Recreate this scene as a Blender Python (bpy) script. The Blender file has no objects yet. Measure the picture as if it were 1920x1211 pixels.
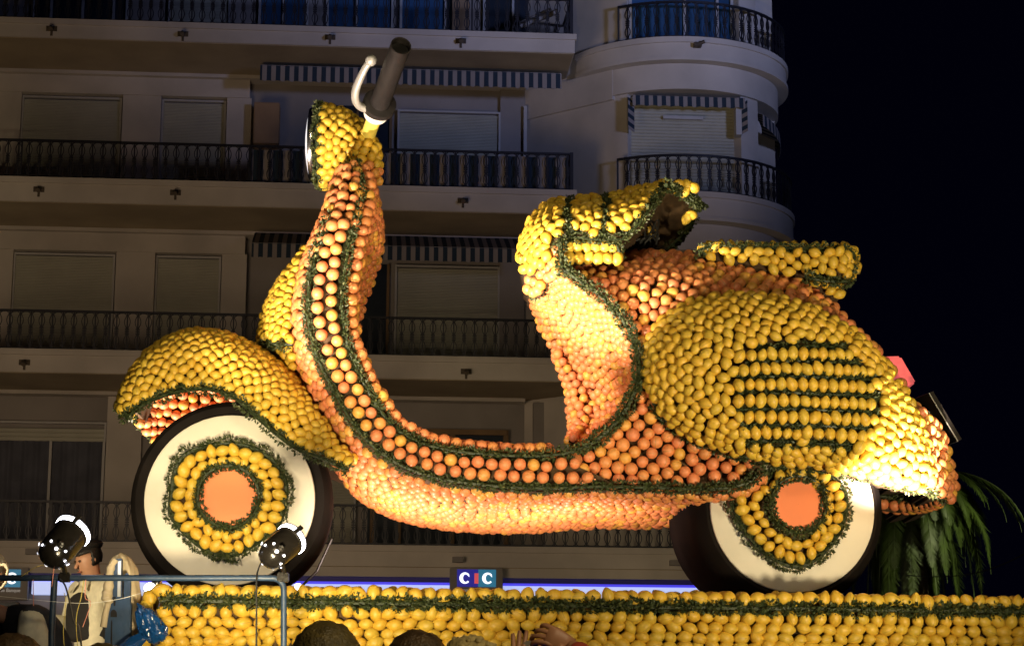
import bpy, bmesh, math, random
import numpy as np
from mathutils import Vector, Matrix

random.seed(7)
rng = np.random.default_rng(7)
PI = math.pi
SC = bpy.context.scene
COL = SC.collection
rad = math.radians

# ------------------------------------------------------------------ camera
F_PX = 3900.0                      # focal length in pixels of the 1920 px wide photograph
PITCH, ROLL = rad(11.5), rad(0.25)
CAM = np.array([0.0, 0.0, 1.4])
_F = np.array([0, math.cos(PITCH), math.sin(PITCH)])
_R0 = np.array([1.0, 0, 0])
_U0 = np.array([0, -math.sin(PITCH), math.cos(PITCH)])
_R = _R0 * math.cos(ROLL) + _U0 * math.sin(ROLL)
_U = _U0 * math.cos(ROLL) - _R0 * math.sin(ROLL)
cam = bpy.data.objects.new('camera', bpy.data.cameras.new('camera'))
COL.objects.link(cam)
cam.matrix_world = Matrix(((_R[0], _U[0], -_F[0], CAM[0]), (_R[1], _U[1], -_F[1], CAM[1]), (_R[2], _U[2], -_F[2], CAM[2]), (0, 0, 0, 1)))
cam.data.sensor_width = 36.0
cam.data.lens = F_PX / 1920 * 36
cam.data.clip_start, cam.data.clip_end = 0.1, 2000
SC.camera = cam

# ------------------------------------------------------------------ sky, exposure
w = bpy.data.worlds.new('World'); SC.world = w; w.use_nodes = True
nt = w.node_tree; nt.nodes.clear()
sky = nt.nodes.new('ShaderNodeTexSky'); sky.sky_type = 'NISHITA'; sky.sun_disc = False
sky.sun_elevation = rad(-9.0); sky.sun_rotation = rad(150)
mixc = nt.nodes.new('ShaderNodeMix'); mixc.data_type = 'RGBA'; mixc.blend_type = 'ADD'; mixc.inputs['Factor'].default_value = 1
mixc.inputs['B'].default_value = (0.008, 0.008, 0.05, 1)
bg = nt.nodes.new('ShaderNodeBackground'); bg.inputs['Strength'].default_value = 0.05
wo = nt.nodes.new('ShaderNodeOutputWorld')
nt.links.new(sky.outputs[0], mixc.inputs['A'])
nt.links.new(mixc.outputs['Result'], bg.inputs['Color']); nt.links.new(bg.outputs[0], wo.inputs[0])
SC.view_settings.view_transform = 'Standard'; SC.view_settings.look = 'None'
SC.view_settings.exposure = 0.0; SC.view_settings.gamma = 1.0
SC.render.engine = 'CYCLES'
SC.cycles.use_denoising = True
SC.cycles.sample_clamp_indirect = 4.0
SC.cycles.max_bounces = 6
SC.cycles.caustics_reflective = False; SC.cycles.caustics_refractive = False


def ray(px, py):
    px = np.asarray(px, float); py = np.asarray(py, float)
    return _F + np.multiply.outer((px - 960) / F_PX, _R) - np.multiply.outer((py - 605.5) / F_PX, _U)


def P(px, py, Y):
    """World point seen at photo pixel (px, py) on the plane y = Y."""
    d = ray(px, py)
    s = np.asarray(Y, float) / d[..., 1]
    return CAM + d * s[..., None]


def V(px, py, Y):
    return Vector(P(px, py, Y))


def proj(p):
    q = np.asarray(p, float) - CAM
    z = q @ _F
    return 960 + F_PX * (q @ _R) / z, 605.5 - F_PX * (q @ _U) / z, z


def spot(name, loc, tgt, power, angle, blend=0.4, color=(1, .8, .55), r=0.05):
    l = bpy.data.lights.new(name, 'SPOT'); l.energy = power; l.spot_size = rad(angle); l.spot_blend = blend
    l.color = color; l.shadow_soft_size = r
    o = bpy.data.objects.new(name, l); COL.objects.link(o)
    loc, tgt = Vector(loc), Vector(tgt)
    o.location = loc; o.rotation_euler = (tgt - loc).to_track_quat('-Z', 'Y').to_euler()
    return o


WARM = (1.0, .82, .50)
TUNG = (1.0, .80, .64)
PINK = (1.0, .74, .62)
COOL = (.55, .66, 1.0)
# stage floods and par cans that light the float, with added fill lights among them
spot('par_light_a', P(150, 990, 11.05), P(630, 350, 13.2), 1900, 42, .8, TUNG, .05)
spot('par_light_b', P(552, 1000, 11.05), P(1090, 440, 13.2), 3000, 32, .6, TUNG, .04)
spot('flood_left_high', (-4.0, 8.0, 3.4), P(1072, 690, 14.2), 5200, 11, .8, TUNG, .06)
spot('deck_light_left', P(222, 1102, 13.75), P(318, 775, 14.0), 420, 60, .6, TUNG, .04)
spot('deck_light_floor', P(720, 1118, 13.3), P(800, 930, 13.8), 88, 150, .7, PINK, .04)
spot('deck_light_floor_mid', P(1050, 1118, 13.4), P(1040, 930, 13.8), 46, 150, .7, PINK, .04)
spot('deck_light_small', P(562, 1103, 12.9), P(700, 800, 13.3), 80, 60, .8, TUNG, .03)
spot('deck_light_rear', P(1790, 1230, 12.0), P(1680, 875, 12.9), 3500, 32, .8, TUNG, .03)
spot('flood_front_left', (-1.1, 8.5, 1.45), P(590, 660, 13.2), 1400, 60, 1.0, WARM, .15)
spot('flood_front_right', (3.4, 8.4, 1.45), P(1380, 660, 13.0), 1180, 58, 1.0, WARM, .15)
spot('crowd_fill_light', (2.5, 3.0, 4.6), (-.8, 6.6, 1.6), 620, 62, .8, WARM, .2)  # added light to lift the spectators' heads, not a lamp of the street
spot('high_fill_light', (1.0, 1.0, 8.5), (.5, 13.5, 4.6), 1600, 44, .9, WARM, .9)  # added soft fill from high in front, opens the dark gaps
spot('truck_flood', (-4.4, 7.5, 3.2), P(440, 950, 13.2), 850, 14, .5, WARM, .08)
spot('man_fill_light', (-4.6, 9.2, 2.2), (-2.9, 14.0, 2.25), 1300, 22, .8, WARM, .08)  # added light to brighten the man on the float
# town lights on the facade
spot('blue_festival_light', (13.5, 12, 9.0), (.8, 36, 20.0), 12000, 46, 1.0, (.42, .50, 1.0), 1.0)
spot('street_light_glow', (-7, 20, 3.0), (-2, 36, 7.5), 1400, 130, 1.0, (1, .72, .47), 2.5)
spot('palm_light', (11.0, 32, 8.5), (9.0, 40, 3.4), 2600, 38, .8, (.95, 1.0, .5), .2)


# ------------------------------------------------------------------ materials
def mat(name, color, rough=.6, noise=0.0, nscale=8, bump=0.0, bscale=40, spec=.5, metal=0.0, emit=None, estr=0.0, coat=0.0, col2=None):
    m = bpy.data.materials.new(name); m.use_nodes = True
    t = m.node_tree; b = t.nodes['Principled BSDF']
    b.inputs['Base Color'].default_value = (*color, 1); b.inputs['Roughness'].default_value = rough
    b.inputs['Metallic'].default_value = metal; b.inputs['Specular IOR Level'].default_value = spec
    b.inputs['Coat Weight'].default_value = coat
    if emit: b.inputs['Emission Color'].default_value = (*emit, 1); b.inputs['Emission Strength'].default_value = estr
    tc = t.nodes.new('ShaderNodeTexCoord')
    if noise or col2:
        n = t.nodes.new('ShaderNodeTexNoise'); n.inputs['Scale'].default_value = nscale; n.inputs['Detail'].default_value = 6
        r = t.nodes.new('ShaderNodeValToRGB')
        c2 = col2 or tuple(c * (1 - noise) for c in color)
        r.color_ramp.elements[0].position = .35; r.color_ramp.elements[1].position = .68
        r.color_ramp.elements[0].color = (*c2, 1); r.color_ramp.elements[1].color = (*color, 1)
        t.links.new(tc.outputs['Object'], n.inputs['Vector']); t.links.new(n.outputs['Fac'], r.inputs['Fac'])
        t.links.new(r.outputs['Color'], b.inputs['Base Color'])
    if bump:
        n2 = t.nodes.new('ShaderNodeTexNoise'); n2.inputs['Scale'].default_value = bscale; n2.inputs['Detail'].default_value = 4
        bp = t.nodes.new('ShaderNodeBump'); bp.inputs['Strength'].default_value = bump; bp.inputs['Distance'].default_value = .01
        t.links.new(tc.outputs['Object'], n2.inputs['Vector']); t.links.new(n2.outputs['Fac'], bp.inputs['Height'])
        t.links.new(bp.outputs['Normal'], b.inputs['Normal'])
    return m


def fruit_mat(name, ca, cb, cc, rough):
    """Peel: colour by the fruit's own random value, fine pores, a thin rubber band round it."""
    m = bpy.data.materials.new(name); m.use_nodes = True
    t = m.node_tree; b = t.nodes['Principled BSDF']; L = t.links.new
    b.inputs['Roughness'].default_value = rough; b.inputs['Specular IOR Level'].default_value = .45
    b.inputs['Subsurface Weight'].default_value = 0.0
    at = t.nodes.new('ShaderNodeAttribute'); at.attribute_name = 'rnd'
    lp = t.nodes.new('ShaderNodeAttribute'); lp.attribute_name = 'lp'
    r = t.nodes.new('ShaderNodeValToRGB')
    r.color_ramp.elements[0].color = (*ca, 1); r.color_ramp.elements[1].color = (*cc, 1)
    e = r.color_ramp.elements.new(.5); e.color = (*cb, 1)
    L(at.outputs['Fac'], r.inputs['Fac'])
    # band: |x*c + y*s| small, in the fruit's own frame
    sep = t.nodes.new('ShaderNodeSeparateXYZ'); L(lp.outputs['Vector'], sep.inputs[0])
    ab = t.nodes.new('ShaderNodeMath'); ab.operation = 'ABSOLUTE'; L(sep.outputs['X'], ab.inputs[0])
    lt = t.nodes.new('ShaderNodeMath'); lt.operation = 'LESS_THAN'; lt.inputs[1].default_value = .022; L(ab.outputs[0], lt.inputs[0])
    # brown stem spot at the +z end
    gt = t.nodes.new('ShaderNodeMath'); gt.operation = 'GREATER_THAN'; gt.inputs[1].default_value = .555; L(sep.outputs['Z'], gt.inputs[0])
    n = t.nodes.new('ShaderNodeTexNoise'); n.inputs['Scale'].default_value = 3.0; n.inputs['Detail'].default_value = 3; L(lp.outputs['Vector'], n.inputs['Vector'])
    mx0 = t.nodes.new('ShaderNodeMix'); mx0.data_type = 'RGBA'; mx0.blend_type = 'MULTIPLY'; mx0.inputs['Factor'].default_value = .45
    L(r.outputs['Color'], mx0.inputs['A']); L(n.outputs['Fac'], mx0.inputs['B'])
    mulb = t.nodes.new('ShaderNodeMix'); mulb.data_type = 'RGBA'; mulb.inputs['B'].default_value = (.30, .20, .05, 1)
    sc = t.nodes.new('ShaderNodeMath'); sc.operation = 'MULTIPLY'; sc.inputs[1].default_value = .6; L(lt.outputs[0], sc.inputs[0])
    L(sc.outputs[0], mulb.inputs['Factor']); L(mx0.outputs['Result'], mulb.inputs['A'])
    stm = t.nodes.new('ShaderNodeMix'); stm.data_type = 'RGBA'; stm.inputs['B'].default_value = (.16, .12, .03, 1)
    L(gt.outputs[0], stm.inputs['Factor']); L(mulb.outputs['Result'], stm.inputs['A'])
    L(stm.outputs['Result'], b.inputs['Base Color'])
    n2 = t.nodes.new('ShaderNodeTexNoise'); n2.inputs['Scale'].default_value = 26; L(lp.outputs['Vector'], n2.inputs['Vector'])
    bp = t.nodes.new('ShaderNodeBump'); bp.inputs['Strength'].default_value = .18; bp.inputs['Distance'].default_value = .006
    L(n2.outputs['Fac'], bp.inputs['Height']); L(bp.outputs['Normal'], b.inputs['Normal'])
    return m


M = {}
M['lemon'] = fruit_mat('lemon_peel', (.77, .45, .04), (.82, .52, .055), (.74, .50, .055), .42)
M['orange'] = fruit_mat('orange_peel', (.83, .26, .11), (.86, .33, .10), (.84, .44, .075), .42)


def leaf_mat():
    m = bpy.data.materials.new('box_leaf'); m.use_nodes = True
    t = m.node_tree; b = t.nodes['Principled BSDF']; b.inputs['Roughness'].default_value = .5; b.inputs['Specular IOR Level'].default_value = .35
    at = t.nodes.new('ShaderNodeAttribute'); at.attribute_name = 'rnd'
    r = t.nodes.new('ShaderNodeValToRGB'); r.color_ramp.elements[0].color = (.024, .036, .012, 1); r.color_ramp.elements[1].color = (.16, .155, .055, 1)
    e = r.color_ramp.elements.new(.6); e.color = (.055, .07, .022, 1)
    t.links.new(at.outputs['Fac'], r.inputs['Fac']); t.links.new(r.outputs['Color'], b.inputs['Base Color'])
    return m


M['leaf'] = leaf_mat()
M['moss'] = mat('garland_core', (.02, .03, .01), .9, .5, 60)
M['hull'] = mat('dark_frame_hull', (.085, .045, .016), .9, .5, 20)
M['whitewall'] = mat('cream_painted_board', (.80, .74, .62), .55, .10, 3, .05, 30)
M['tyre'] = mat('black_painted_tyre', (.012, .009, .008), .85, .4, 5, .1, 20, spec=.1)
M['disc'] = mat('orange_painted_disc', (.80, .20, .055), .5, .08, 4)
M['grip'] = mat('charcoal_grip', (.020, .017, .017), .45, .4, 30, .3, 120)
M['inside'] = mat('dark_tube_inside', (.008, .007, .007), .9)
M['silver'] = mat('silver_paint', (.40, .39, .37), .4, .15, 12, metal=.3)
M['white'] = mat('white_plastic', (.8, .78, .74), .4, .05, 10)
M['yellow'] = mat('yellow_tube_paint', (.78, .62, .12), .4, .12, 12)
M['chrome'] = mat('chrome_rim', (.6, .6, .62), .2, metal=1)
M['lens'] = mat('lit_headlamp_lens', (.8, .8, .8), .3, emit=(.8, .85, 1), estr=.55)
M['red'] = mat('lit_red_tail_light', (.75, .12, .10), .3, .35, 40, emit=(1, .17, .17), estr=.5)
M['plate'] = mat('black_plate_frame', (.018, .015, .013), .75, spec=.15)
M['plate_in'] = mat('plate_panel', (.45, .38, .33), .5, .15, 9)
M['steel_edge'] = mat('bright_edge', (.55, .55, .5), .35, metal=.6)
M['wire'] = mat('black_wire', (.012, .012, .012), .45)
M['plaster'] = mat('cream_plaster', (.56, .51, .44), .85, .22, 1.2, .12, 25)
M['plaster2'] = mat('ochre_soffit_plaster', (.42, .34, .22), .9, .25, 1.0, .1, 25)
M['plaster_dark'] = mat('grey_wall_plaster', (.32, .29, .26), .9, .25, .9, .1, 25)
M['iron'] = mat('black_wrought_iron', (.010, .010, .015), .5)
M['shutter'] = mat('pale_roller_shutter', (.46, .45, .36), .7, .12, 2)
M['frame'] = mat('white_window_frame', (.45, .44, .42), .6, .1, 5)
M['frame_br'] = mat('brown_window_frame', (.22, .13, .05), .6, .2, 5)
M['glass'] = mat('dark_window_glass', (.015, .025, .04), .5, .4, .6, spec=.3)
M['glass_blue'] = mat('blue_tinted_glass', (.05, .13, .26), .15, .4, .8, spec=.7)
M['curtain'] = mat('grey_blue_curtain', (.10, .105, .13), .9, .3, 3)
M['box'] = mat('tan_box_paint', (.34, .22, .12), .8, .2, 3)
M['spout'] = mat('stained_drain_spout', (.10, .075, .05), .8, .4, 20)
M['neon_white'] = mat('lit_white_fascia', (.6, .65, .8), .5, emit=(.52, .62, 1), estr=.80)
M['neon_blue'] = mat('lit_blue_tube', (.1, .1, .6), .4, emit=(.06, .05, .85), estr=.9)
M['navy'] = mat('navy_fascia', (.012, .008, .06), .5, emit=(.05, .03, .5), estr=.05)
M['sign_grey'] = mat('grey_sign_case', (.22, .20, .18), .6, .1, 6)
M['sign_blue'] = mat('sign_dark_blue', (.01, .01, .20), .4, emit=(.01, .01, .22), estr=.9)
M['sign_teal'] = mat('sign_teal', (.02, .14, .25), .4, .5, 14, emit=(.015, .14, .24), estr=.9)
M['sign_white'] = mat('sign_white_letter', (.9, .9, .9), .4, emit=(.9, .95, 1), estr=1.3)
M['sign_red'] = mat('sign_red_bar', (.6, .05, .06), .4, emit=(.7, .09, .10), estr=.7)
M['sign_text'] = mat('sign_small_text', (.5, .48, .45), .5, emit=(.5, .48, .45), estr=.28)
M['pipe'] = mat('blue_painted_pipe', (.022, .045, .09), .45, .35, 14, .15, 60)
M['bluesteel'] = mat('blue_painted_steel', (.012, .045, .105), .42, .3, 9, .15, 40)
M['canvas'] = mat('beige_canvas', (.58, .47, .30), .8, .2, 14, .25, 30)
M['bag'] = mat('blue_plastic_bag', (.008, .06, .20), .18, .3, 9, .5, 25, spec=.8)
M['par'] = mat('black_par_can', (.014, .012, .010), .22, .3, 30, .15, 50, spec=.7)
M['glow'] = mat('lamp_glow', (.9, .9, 1), .5, emit=(.86, .88, 1), estr=14)
M['glow_hole'] = mat('vent_glow', (.9, .9, 1), .5, emit=(.9, .9, 1), estr=3)
M['skin'] = mat('skin', (.52, .27, .17), .5, .12, 20)
M['skin2'] = mat('skin_darker', (.44, .21, .11), .5, .12, 20)
M['shirt'] = mat('cream_shirt', (.70, .64, .48), .85, .15, 25, .3, 40)
M['vest'] = mat('black_vest', (.014, .012, .012), .85, .3, 30)
M['sash'] = mat('red_sash', (.36, .015, .015), .7, .25, 25, .3, 40)
M['trouser'] = mat('black_trousers', (.016, .014, .014), .85)
M['hair_black'] = mat('black_hair', (.012, .010, .009), .5, .3, 60, .6, 90)
M['hair_brown'] = mat('brown_hair', (.075, .042, .014), .45, .5, 40, .8, 120)
M['hair_olive'] = mat('light_brown_hair', (.12, .085, .022), .45, .5, 40, .8, 120)
M['hair_blond'] = mat('blond_curls', (.62, .48, .20), .55, .4, 50, .8, 60)
M['scarf'] = mat('cream_headscarf', (.66, .58, .44), .85, .15, 20, .2, 30)
M['cloth_dark'] = mat('dark_cloth', (.02, .02, .028), .85, .3, 20)
M['cloth_red'] = mat('red_cloth', (.45, .06, .03), .8, .2, 20)
M['phone'] = mat('grey_camera_body', (.20, .17, .13), .4, .2, 20)
M['screen'] = mat('lit_blue_screen', (.02, .03, .2), .2, emit=(.04, .06, .5), estr=.7)
M['lips'] = mat('lips', (.36, .12, .09), .45)
M['eye'] = mat('eye', (.05, .03, .02), .2)
M['asphalt'] = mat('asphalt', (.05, .05, .05), .85, .4, 3, .3, 60)
M['deck'] = mat('dark_float_deck', (.05, .045, .04), .8, .3, 6)
M['palm_leaf'] = mat('palm_leaflet', (.055, .085, .016), .5, .4, 4)
M['palm_trunk'] = mat('palm_trunk_bark', (.10, .07, .045), .9, .5, 8, .6, 20)
M['ribbon_y'] = mat('yellow_ribbon', (.62, .50, .10), .5)
M['ribbon_p'] = mat('pink_ribbon', (.72, .28, .20), .5)


def stripe_mat(name, period, vertical=False):
    m = bpy.data.materials.new(name); m.use_nodes = True
    t = m.node_tree; b = t.nodes['Principled BSDF']; b.inputs['Roughness'].default_value = .85; L = t.links.new
    uv = t.nodes.new('ShaderNodeAttribute'); uv.attribute_name = 'su'
    md = t.nodes.new('ShaderNodeMath'); md.operation = 'DIVIDE'; md.inputs[1].default_value = period; L(uv.outputs['Fac'], md.inputs[0])
    fr = t.nodes.new('ShaderNodeMath'); fr.operation = 'FRACT'; L(md.outputs[0], fr.inputs[0])
    lt = t.nodes.new('ShaderNodeMath'); lt.operation = 'LESS_THAN'; lt.inputs[1].default_value = .5; L(fr.outputs[0], lt.inputs[0])
    mx = t.nodes.new('ShaderNodeMix'); mx.data_type = 'RGBA'
    mx.inputs['A'].default_value = (.014, .03, .05, 1); mx.inputs['B'].default_value = (.27, .24, .22, 1)
    L(lt.outputs[0], mx.inputs['Factor']); L(mx.outputs['Result'], b.inputs['Base Color'])
    return m


M['awning'] = stripe_mat('navy_white_awning_stripes', .157)
M['awning_s'] = stripe_mat('navy_white_small_stripes', .150)
M['screen_stripe'] = stripe_mat('navy_white_balcony_cloth', .330)


# ------------------------------------------------------------------ mesh helpers
class MB:
    def __init__(s): s.v, s.f = [], []
    def add(s, vs, fs):
        k = len(s.v); s.v += [tuple(map(float, p)) for p in vs]; s.f += [tuple(i + k for i in f) for f in fs]; return s
    def box(s, x0, x1, y0, y1, z0, z1):
        vs = [(x, y, z) for z in (z0, z1) for y in (y0, y1) for x in (x0, x1)]
        return s.add(vs, [(0, 2, 3, 1), (4, 5, 7, 6), (0, 1, 5, 4), (2, 6, 7, 3), (0, 4, 6, 2), (1, 3, 7, 5)])
    def prism(s, front, back):
        n = len(front)
        return s.add(list(front) + list(back), [tuple(range(n)), tuple(range(2 * n - 1, n - 1, -1))] + [(i, i + n, (i + 1) % n + n, (i + 1) % n) for i in range(n)])
    def tube(s, path, r, n=8, cap=True, flat=1.0):
        path = [Vector(p) for p in path]; m = len(path)
        rs = r if hasattr(r, '__len__') else [r] * m
        t0 = (path[1] - path[0]).normalized()
        a = t0.orthogonal().normalized(); rings = []
        for i, p in enumerate(path):
            t = (path[min(i + 1, m - 1)] - path[max(i - 1, 0)]).normalized()
            a = (a - t * a.dot(t)).normalized(); b = t.cross(a)
            rings.append([p + (a * math.cos(2 * PI * k / n) + b * flat * math.sin(2 * PI * k / n)) * rs[i] for k in range(n)])
        vs = [q for rg in rings for q in rg]
        fs = [(i * n + k, i * n + (k + 1) % n, (i + 1) * n + (k + 1) % n, (i + 1) * n + k) for i in range(m - 1) for k in range(n)]
        if cap: fs += [tuple(range(n - 1, -1, -1)), tuple((m - 1) * n + k for k in range(n))]
        return s.add(vs, fs)
    def lathe(s, prof, o, ax, n=32, closed=False):
        o, ax = Vector(o), Vector(ax).normalized(); a = ax.orthogonal().normalized(); b = ax.cross(a); m = len(prof)
        vs = [o + ax * h + (a * math.cos(2 * PI * k / n) + b * math.sin(2 * PI * k / n)) * r for r, h in prof for k in range(n)]
        fs = [(i * n + k, i * n + (k + 1) % n, (i + 1) * n + (k + 1) % n, (i + 1) * n + k) for i in range(m - 1) for k in range(n)]
        if closed: fs += [((m - 1) * n + k, (m - 1) * n + (k + 1) % n, (k + 1) % n, k) for k in range(n)]
        return s.add(vs, fs)


def link(name, data, parent=None):
    o = bpy.data.objects.new(name, data); COL.objects.link(o)
    if parent is not None:
        o.parent = parent
        if parent.type == 'EMPTY' and parent.get('_abs'): o.location = -Vector(parent.location)
    return o


def obj(name, mb, m, parent=None, smooth=False, bevel=0.0, kind=None):
    me = bpy.data.meshes.new(name); me.from_pydata(mb.v, [], mb.f); me.update()
    if bevel or smooth:
        bm = bmesh.new(); bm.from_mesh(me)
        bmesh.ops.recalc_face_normals(bm, faces=bm.faces)
        if bevel: bmesh.ops.bevel(bm, geom=[e for e in bm.edges if len(e.link_faces) == 2 and e.calc_face_angle(0) > .6], offset=bevel, segments=2, affect='EDGES')
        bm.to_mesh(me); bm.free()
    if smooth: me.shade_smooth(); me.set_sharp_from_angle(angle=rad(50))
    me.materials.append(M[m] if isinstance(m, str) else m)
    o = link(name, me, parent)
    if kind: o['kind'] = kind
    return o


def thing(name, label, cat, loc=(0, 0, 0), group=None):
    o = bpy.data.objects.new(name, None); COL.objects.link(o); o.location = Vector(loc); o.empty_display_size = .2
    o['_abs'] = 1; o['label'] = label; o['category'] = cat
    if group: o['group'] = group
    return o


def tag(o, label, cat, group=None, kind=None):
    o['label'] = label; o['category'] = cat
    if group: o['group'] = group
    if kind: o['kind'] = kind
    return o


def catmull(pts, per=12, closed=False):
    p = np.array(pts, float); n = len(p); out = []
    segs = n if closed else n - 1
    for i in range(segs):
        if closed: a, b, c, d = p[(i - 1) % n], p[i], p[(i + 1) % n], p[(i + 2) % n]
        else: a, b, c, d = p[max(i - 1, 0)], p[i], p[i + 1], p[min(i + 2, n - 1)]
        for t in np.linspace(0, 1, per, endpoint=False):
            out.append(.5 * (2 * b + (c - a) * t + (2 * a - 5 * b + 4 * c - d) * t * t + (3 * b - a - 3 * c + d) * t ** 3))
    out.append(p[0] if closed else p[-1])
    return np.array(out)


class Curve:
    """Arc-length curve through points of any dimension."""
    def __init__(s, pts, per=12, closed=False):
        s.p = catmull(pts, per, closed); L = np.r_[0, np.cumsum(np.linalg.norm(np.diff(s.p[:, :3], axis=0), axis=1))]
        s.len = L[-1]; s.t = L / L[-1]
    def __call__(s, t):
        t = np.asarray(t, float)
        return np.stack([np.interp(t, s.t, s.p[:, k]) for k in range(s.p.shape[1])], -1)


def pix_curve(pts, Y, per=10, closed=False):
    """Pixel polyline (px, py[, Y]) to a 3-D curve."""
    q = catmull([(a[0], a[1], (a[2] if len(a) > 2 else Y)) for a in pts], per, closed)
    return Curve(P(q[:, 0], q[:, 1], q[:, 2]), 2)


def inside(poly, x, y):
    poly = np.asarray(poly, float); x = np.asarray(x); y = np.asarray(y); r = np.zeros(x.shape, bool)
    j = len(poly) - 1
    for i in range(len(poly)):
        xi, yi = poly[i]; xj, yj = poly[j]
        c = ((yi > y) != (yj > y)) & (x < (xj - xi) * (y - yi) / (yj - yi + 1e-12) + xi)
        r ^= c; j = i
    return r


# ------------------------------------------------------------------ fruit
FR = []                 # every fruit: dict(p, n, kind, d, panel, owner, var, mat)
HASH = {}
CELL = .09


def near(p, r):
    c = tuple(int(math.floor(q / CELL)) for q in p)
    for i in (-1, 0, 1):
        for j in (-1, 0, 1):
            for k in (-1, 0, 1):
                for q, rq in HASH.get((c[0] + i, c[1] + j, c[2] + k), ()):
                    dx = p[0] - q[0]; dy = p[1] - q[1]; dz = p[2] - q[2]
                    m = (r + rq) * .5
                    if dx * dx + dy * dy + dz * dz < m * m: return True
    return False


def put(p, n, kind, d, panel, owner, axis=None):
    c = tuple(int(math.floor(q / CELL)) for q in p)
    HASH.setdefault(c, []).append((tuple(p), d))
    FR.append(dict(p=Vector(p), n=Vector(n), kind=kind, d=d, panel=panel, owner=owner, axis=axis))


def polydist(pts, poly):
    """Distance of every point to a polyline given as dense vertices."""
    best = np.full(len(pts), 1e9)
    for k in range(0, len(poly), 1):
        best = np.minimum(best, ((pts - poly[k]) ** 2).sum(1))
    return np.sqrt(best)


def pack(S, kind, d, panel, owner, nu=100, nv=100, mask=None, key=None, sign=1, avoid=(), lift=.22, u0=0, u1=1, v0=0, v1=1, tight=.82):
    uu, vv = np.meshgrid(np.linspace(u0, u1, nu), np.linspace(v0, v1, nv)); uu, vv = uu.ravel(), vv.ravel()
    uu = np.clip(uu + rng.uniform(-.4, .4, uu.shape) * (u1 - u0) / nu, u0, u1); vv = np.clip(vv + rng.uniform(-.4, .4, vv.shape) * (v1 - v0) / nv, v0, v1)
    e = 1e-3
    p = S(uu, vv)
    du = S(np.minimum(uu + e, 1), vv) - S(np.maximum(uu - e, 0), vv); dv = S(uu, np.minimum(vv + e, 1)) - S(uu, np.maximum(vv - e, 0))
    n = np.cross(du, dv) * sign; L = np.linalg.norm(n, axis=1, keepdims=True); ok = L[:, 0] > 1e-12; n = n / np.maximum(L, 1e-12)
    X, Yp, _ = proj(p)
    if mask is not None: ok &= mask(uu, vv, X, Yp)
    for poly, r in avoid: ok &= polydist(p, poly) > r + d * .34
    k = key(uu, vv, X, Yp) if key else Yp
    idx = np.nonzero(ok)[0]; idx = idx[np.argsort(k[idx] + rng.uniform(0, .4, len(idx)))]
    for i in idx:
        dd = d * random.uniform(.90, 1.08)
        q = p[i] + n[i] * dd * lift
        if not near(q, dd * tight): put(q, n[i], kind, dd, panel, owner)


def fruit_variant(kind, k):
    r = random.Random(k * 17 + (3 if kind == 'lemon' else 91))
    seg, rings = 12, 10
    vs, fs = [], []
    el = r.uniform(1.14, 1.36) if kind == 'lemon' else r.uniform(.92, 1.0)
    tip = r.uniform(.05, .12) if kind == 'lemon' else 0
    ph = r.uniform(0, 6.28); amp = r.uniform(.0, .035)
    lps = []
    for i in range(rings + 1):
        a = PI * i / rings; z = -math.cos(a); rr = math.sin(a)
        if kind == 'lemon':
            rr = max(rr, 0) ** 1.12
            zz = z * .5 * el
            if z > .78: zz += tip * (z - .78) / .22; rr = max(rr, .16 if i < rings else 0)
            if z < -.85: zz += -tip * .4 * (-.85 - z) / .15
            if z > .99: zz += .01
        else:
            zz = z * .5 * el
            if z > .97: zz -= .025
        for j in range(seg):
            b = 2 * PI * j / seg; q = rr * .5 * (1 + amp * math.sin(2 * b + ph))
            vs.append((q * math.cos(b), q * math.sin(b), zz))
            lps.append((rr * .5 * math.cos(b + .3), rr * .5 * math.sin(b), zz / el if kind == 'lemon' else zz / el))
    tris = []
    for i in range(rings):
        for j in range(seg):
            a, b, c, dd = i * seg + j, i * seg + (j + 1) % seg, (i + 1) * seg + (j + 1) % seg, (i + 1) * seg + j
            if i > 0: tris.append((a, b, c))
            if i < rings - 1: tris.append((a, c, dd))
    lps = np.array(lps, np.float32)
    if kind == 'orange': lps[:, 2] *= 1.0
    return np.array(vs, np.float32), np.array(tris, np.int32), lps, r.random()


NVAR = 14
VARS = {k: [fruit_variant(k, i) for i in range(NVAR)] for k in ('lemon', 'orange')}


def tri_mesh(name, v, t, attrs, material, smooth=True):
    me = bpy.data.meshes.new(name)
    me.vertices.add(len(v)); me.vertices.foreach_set('co', np.asarray(v, np.float32).ravel())
    me.loops.add(len(t) * 3); me.loops.foreach_set('vertex_index', np.asarray(t, np.int32).ravel())
    me.polygons.add(len(t)); me.polygons.foreach_set('loop_start', np.arange(0, len(t) * 3, 3, dtype=np.int32))
    me.polygons.foreach_set('use_smooth', np.full(len(t), smooth))
    me.update(calc_edges=True)
    for nme, typ, arr in attrs:
        a = me.attributes.new(nme, typ, 'POINT')
        a.data.foreach_set('vector' if typ == 'FLOAT_VECTOR' else 'value', np.asarray(arr, np.float32).ravel())
    me.materials.append(M[material] if isinstance(material, str) else material)
    return me


FMESH = {k: [tri_mesh(k, v, t, [('lp', 'FLOAT_VECTOR', lp), ('rnd', 'FLOAT', np.full(len(v), rv))], k) for v, t, lp, rv in VARS[k]] for k in VARS}


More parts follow.
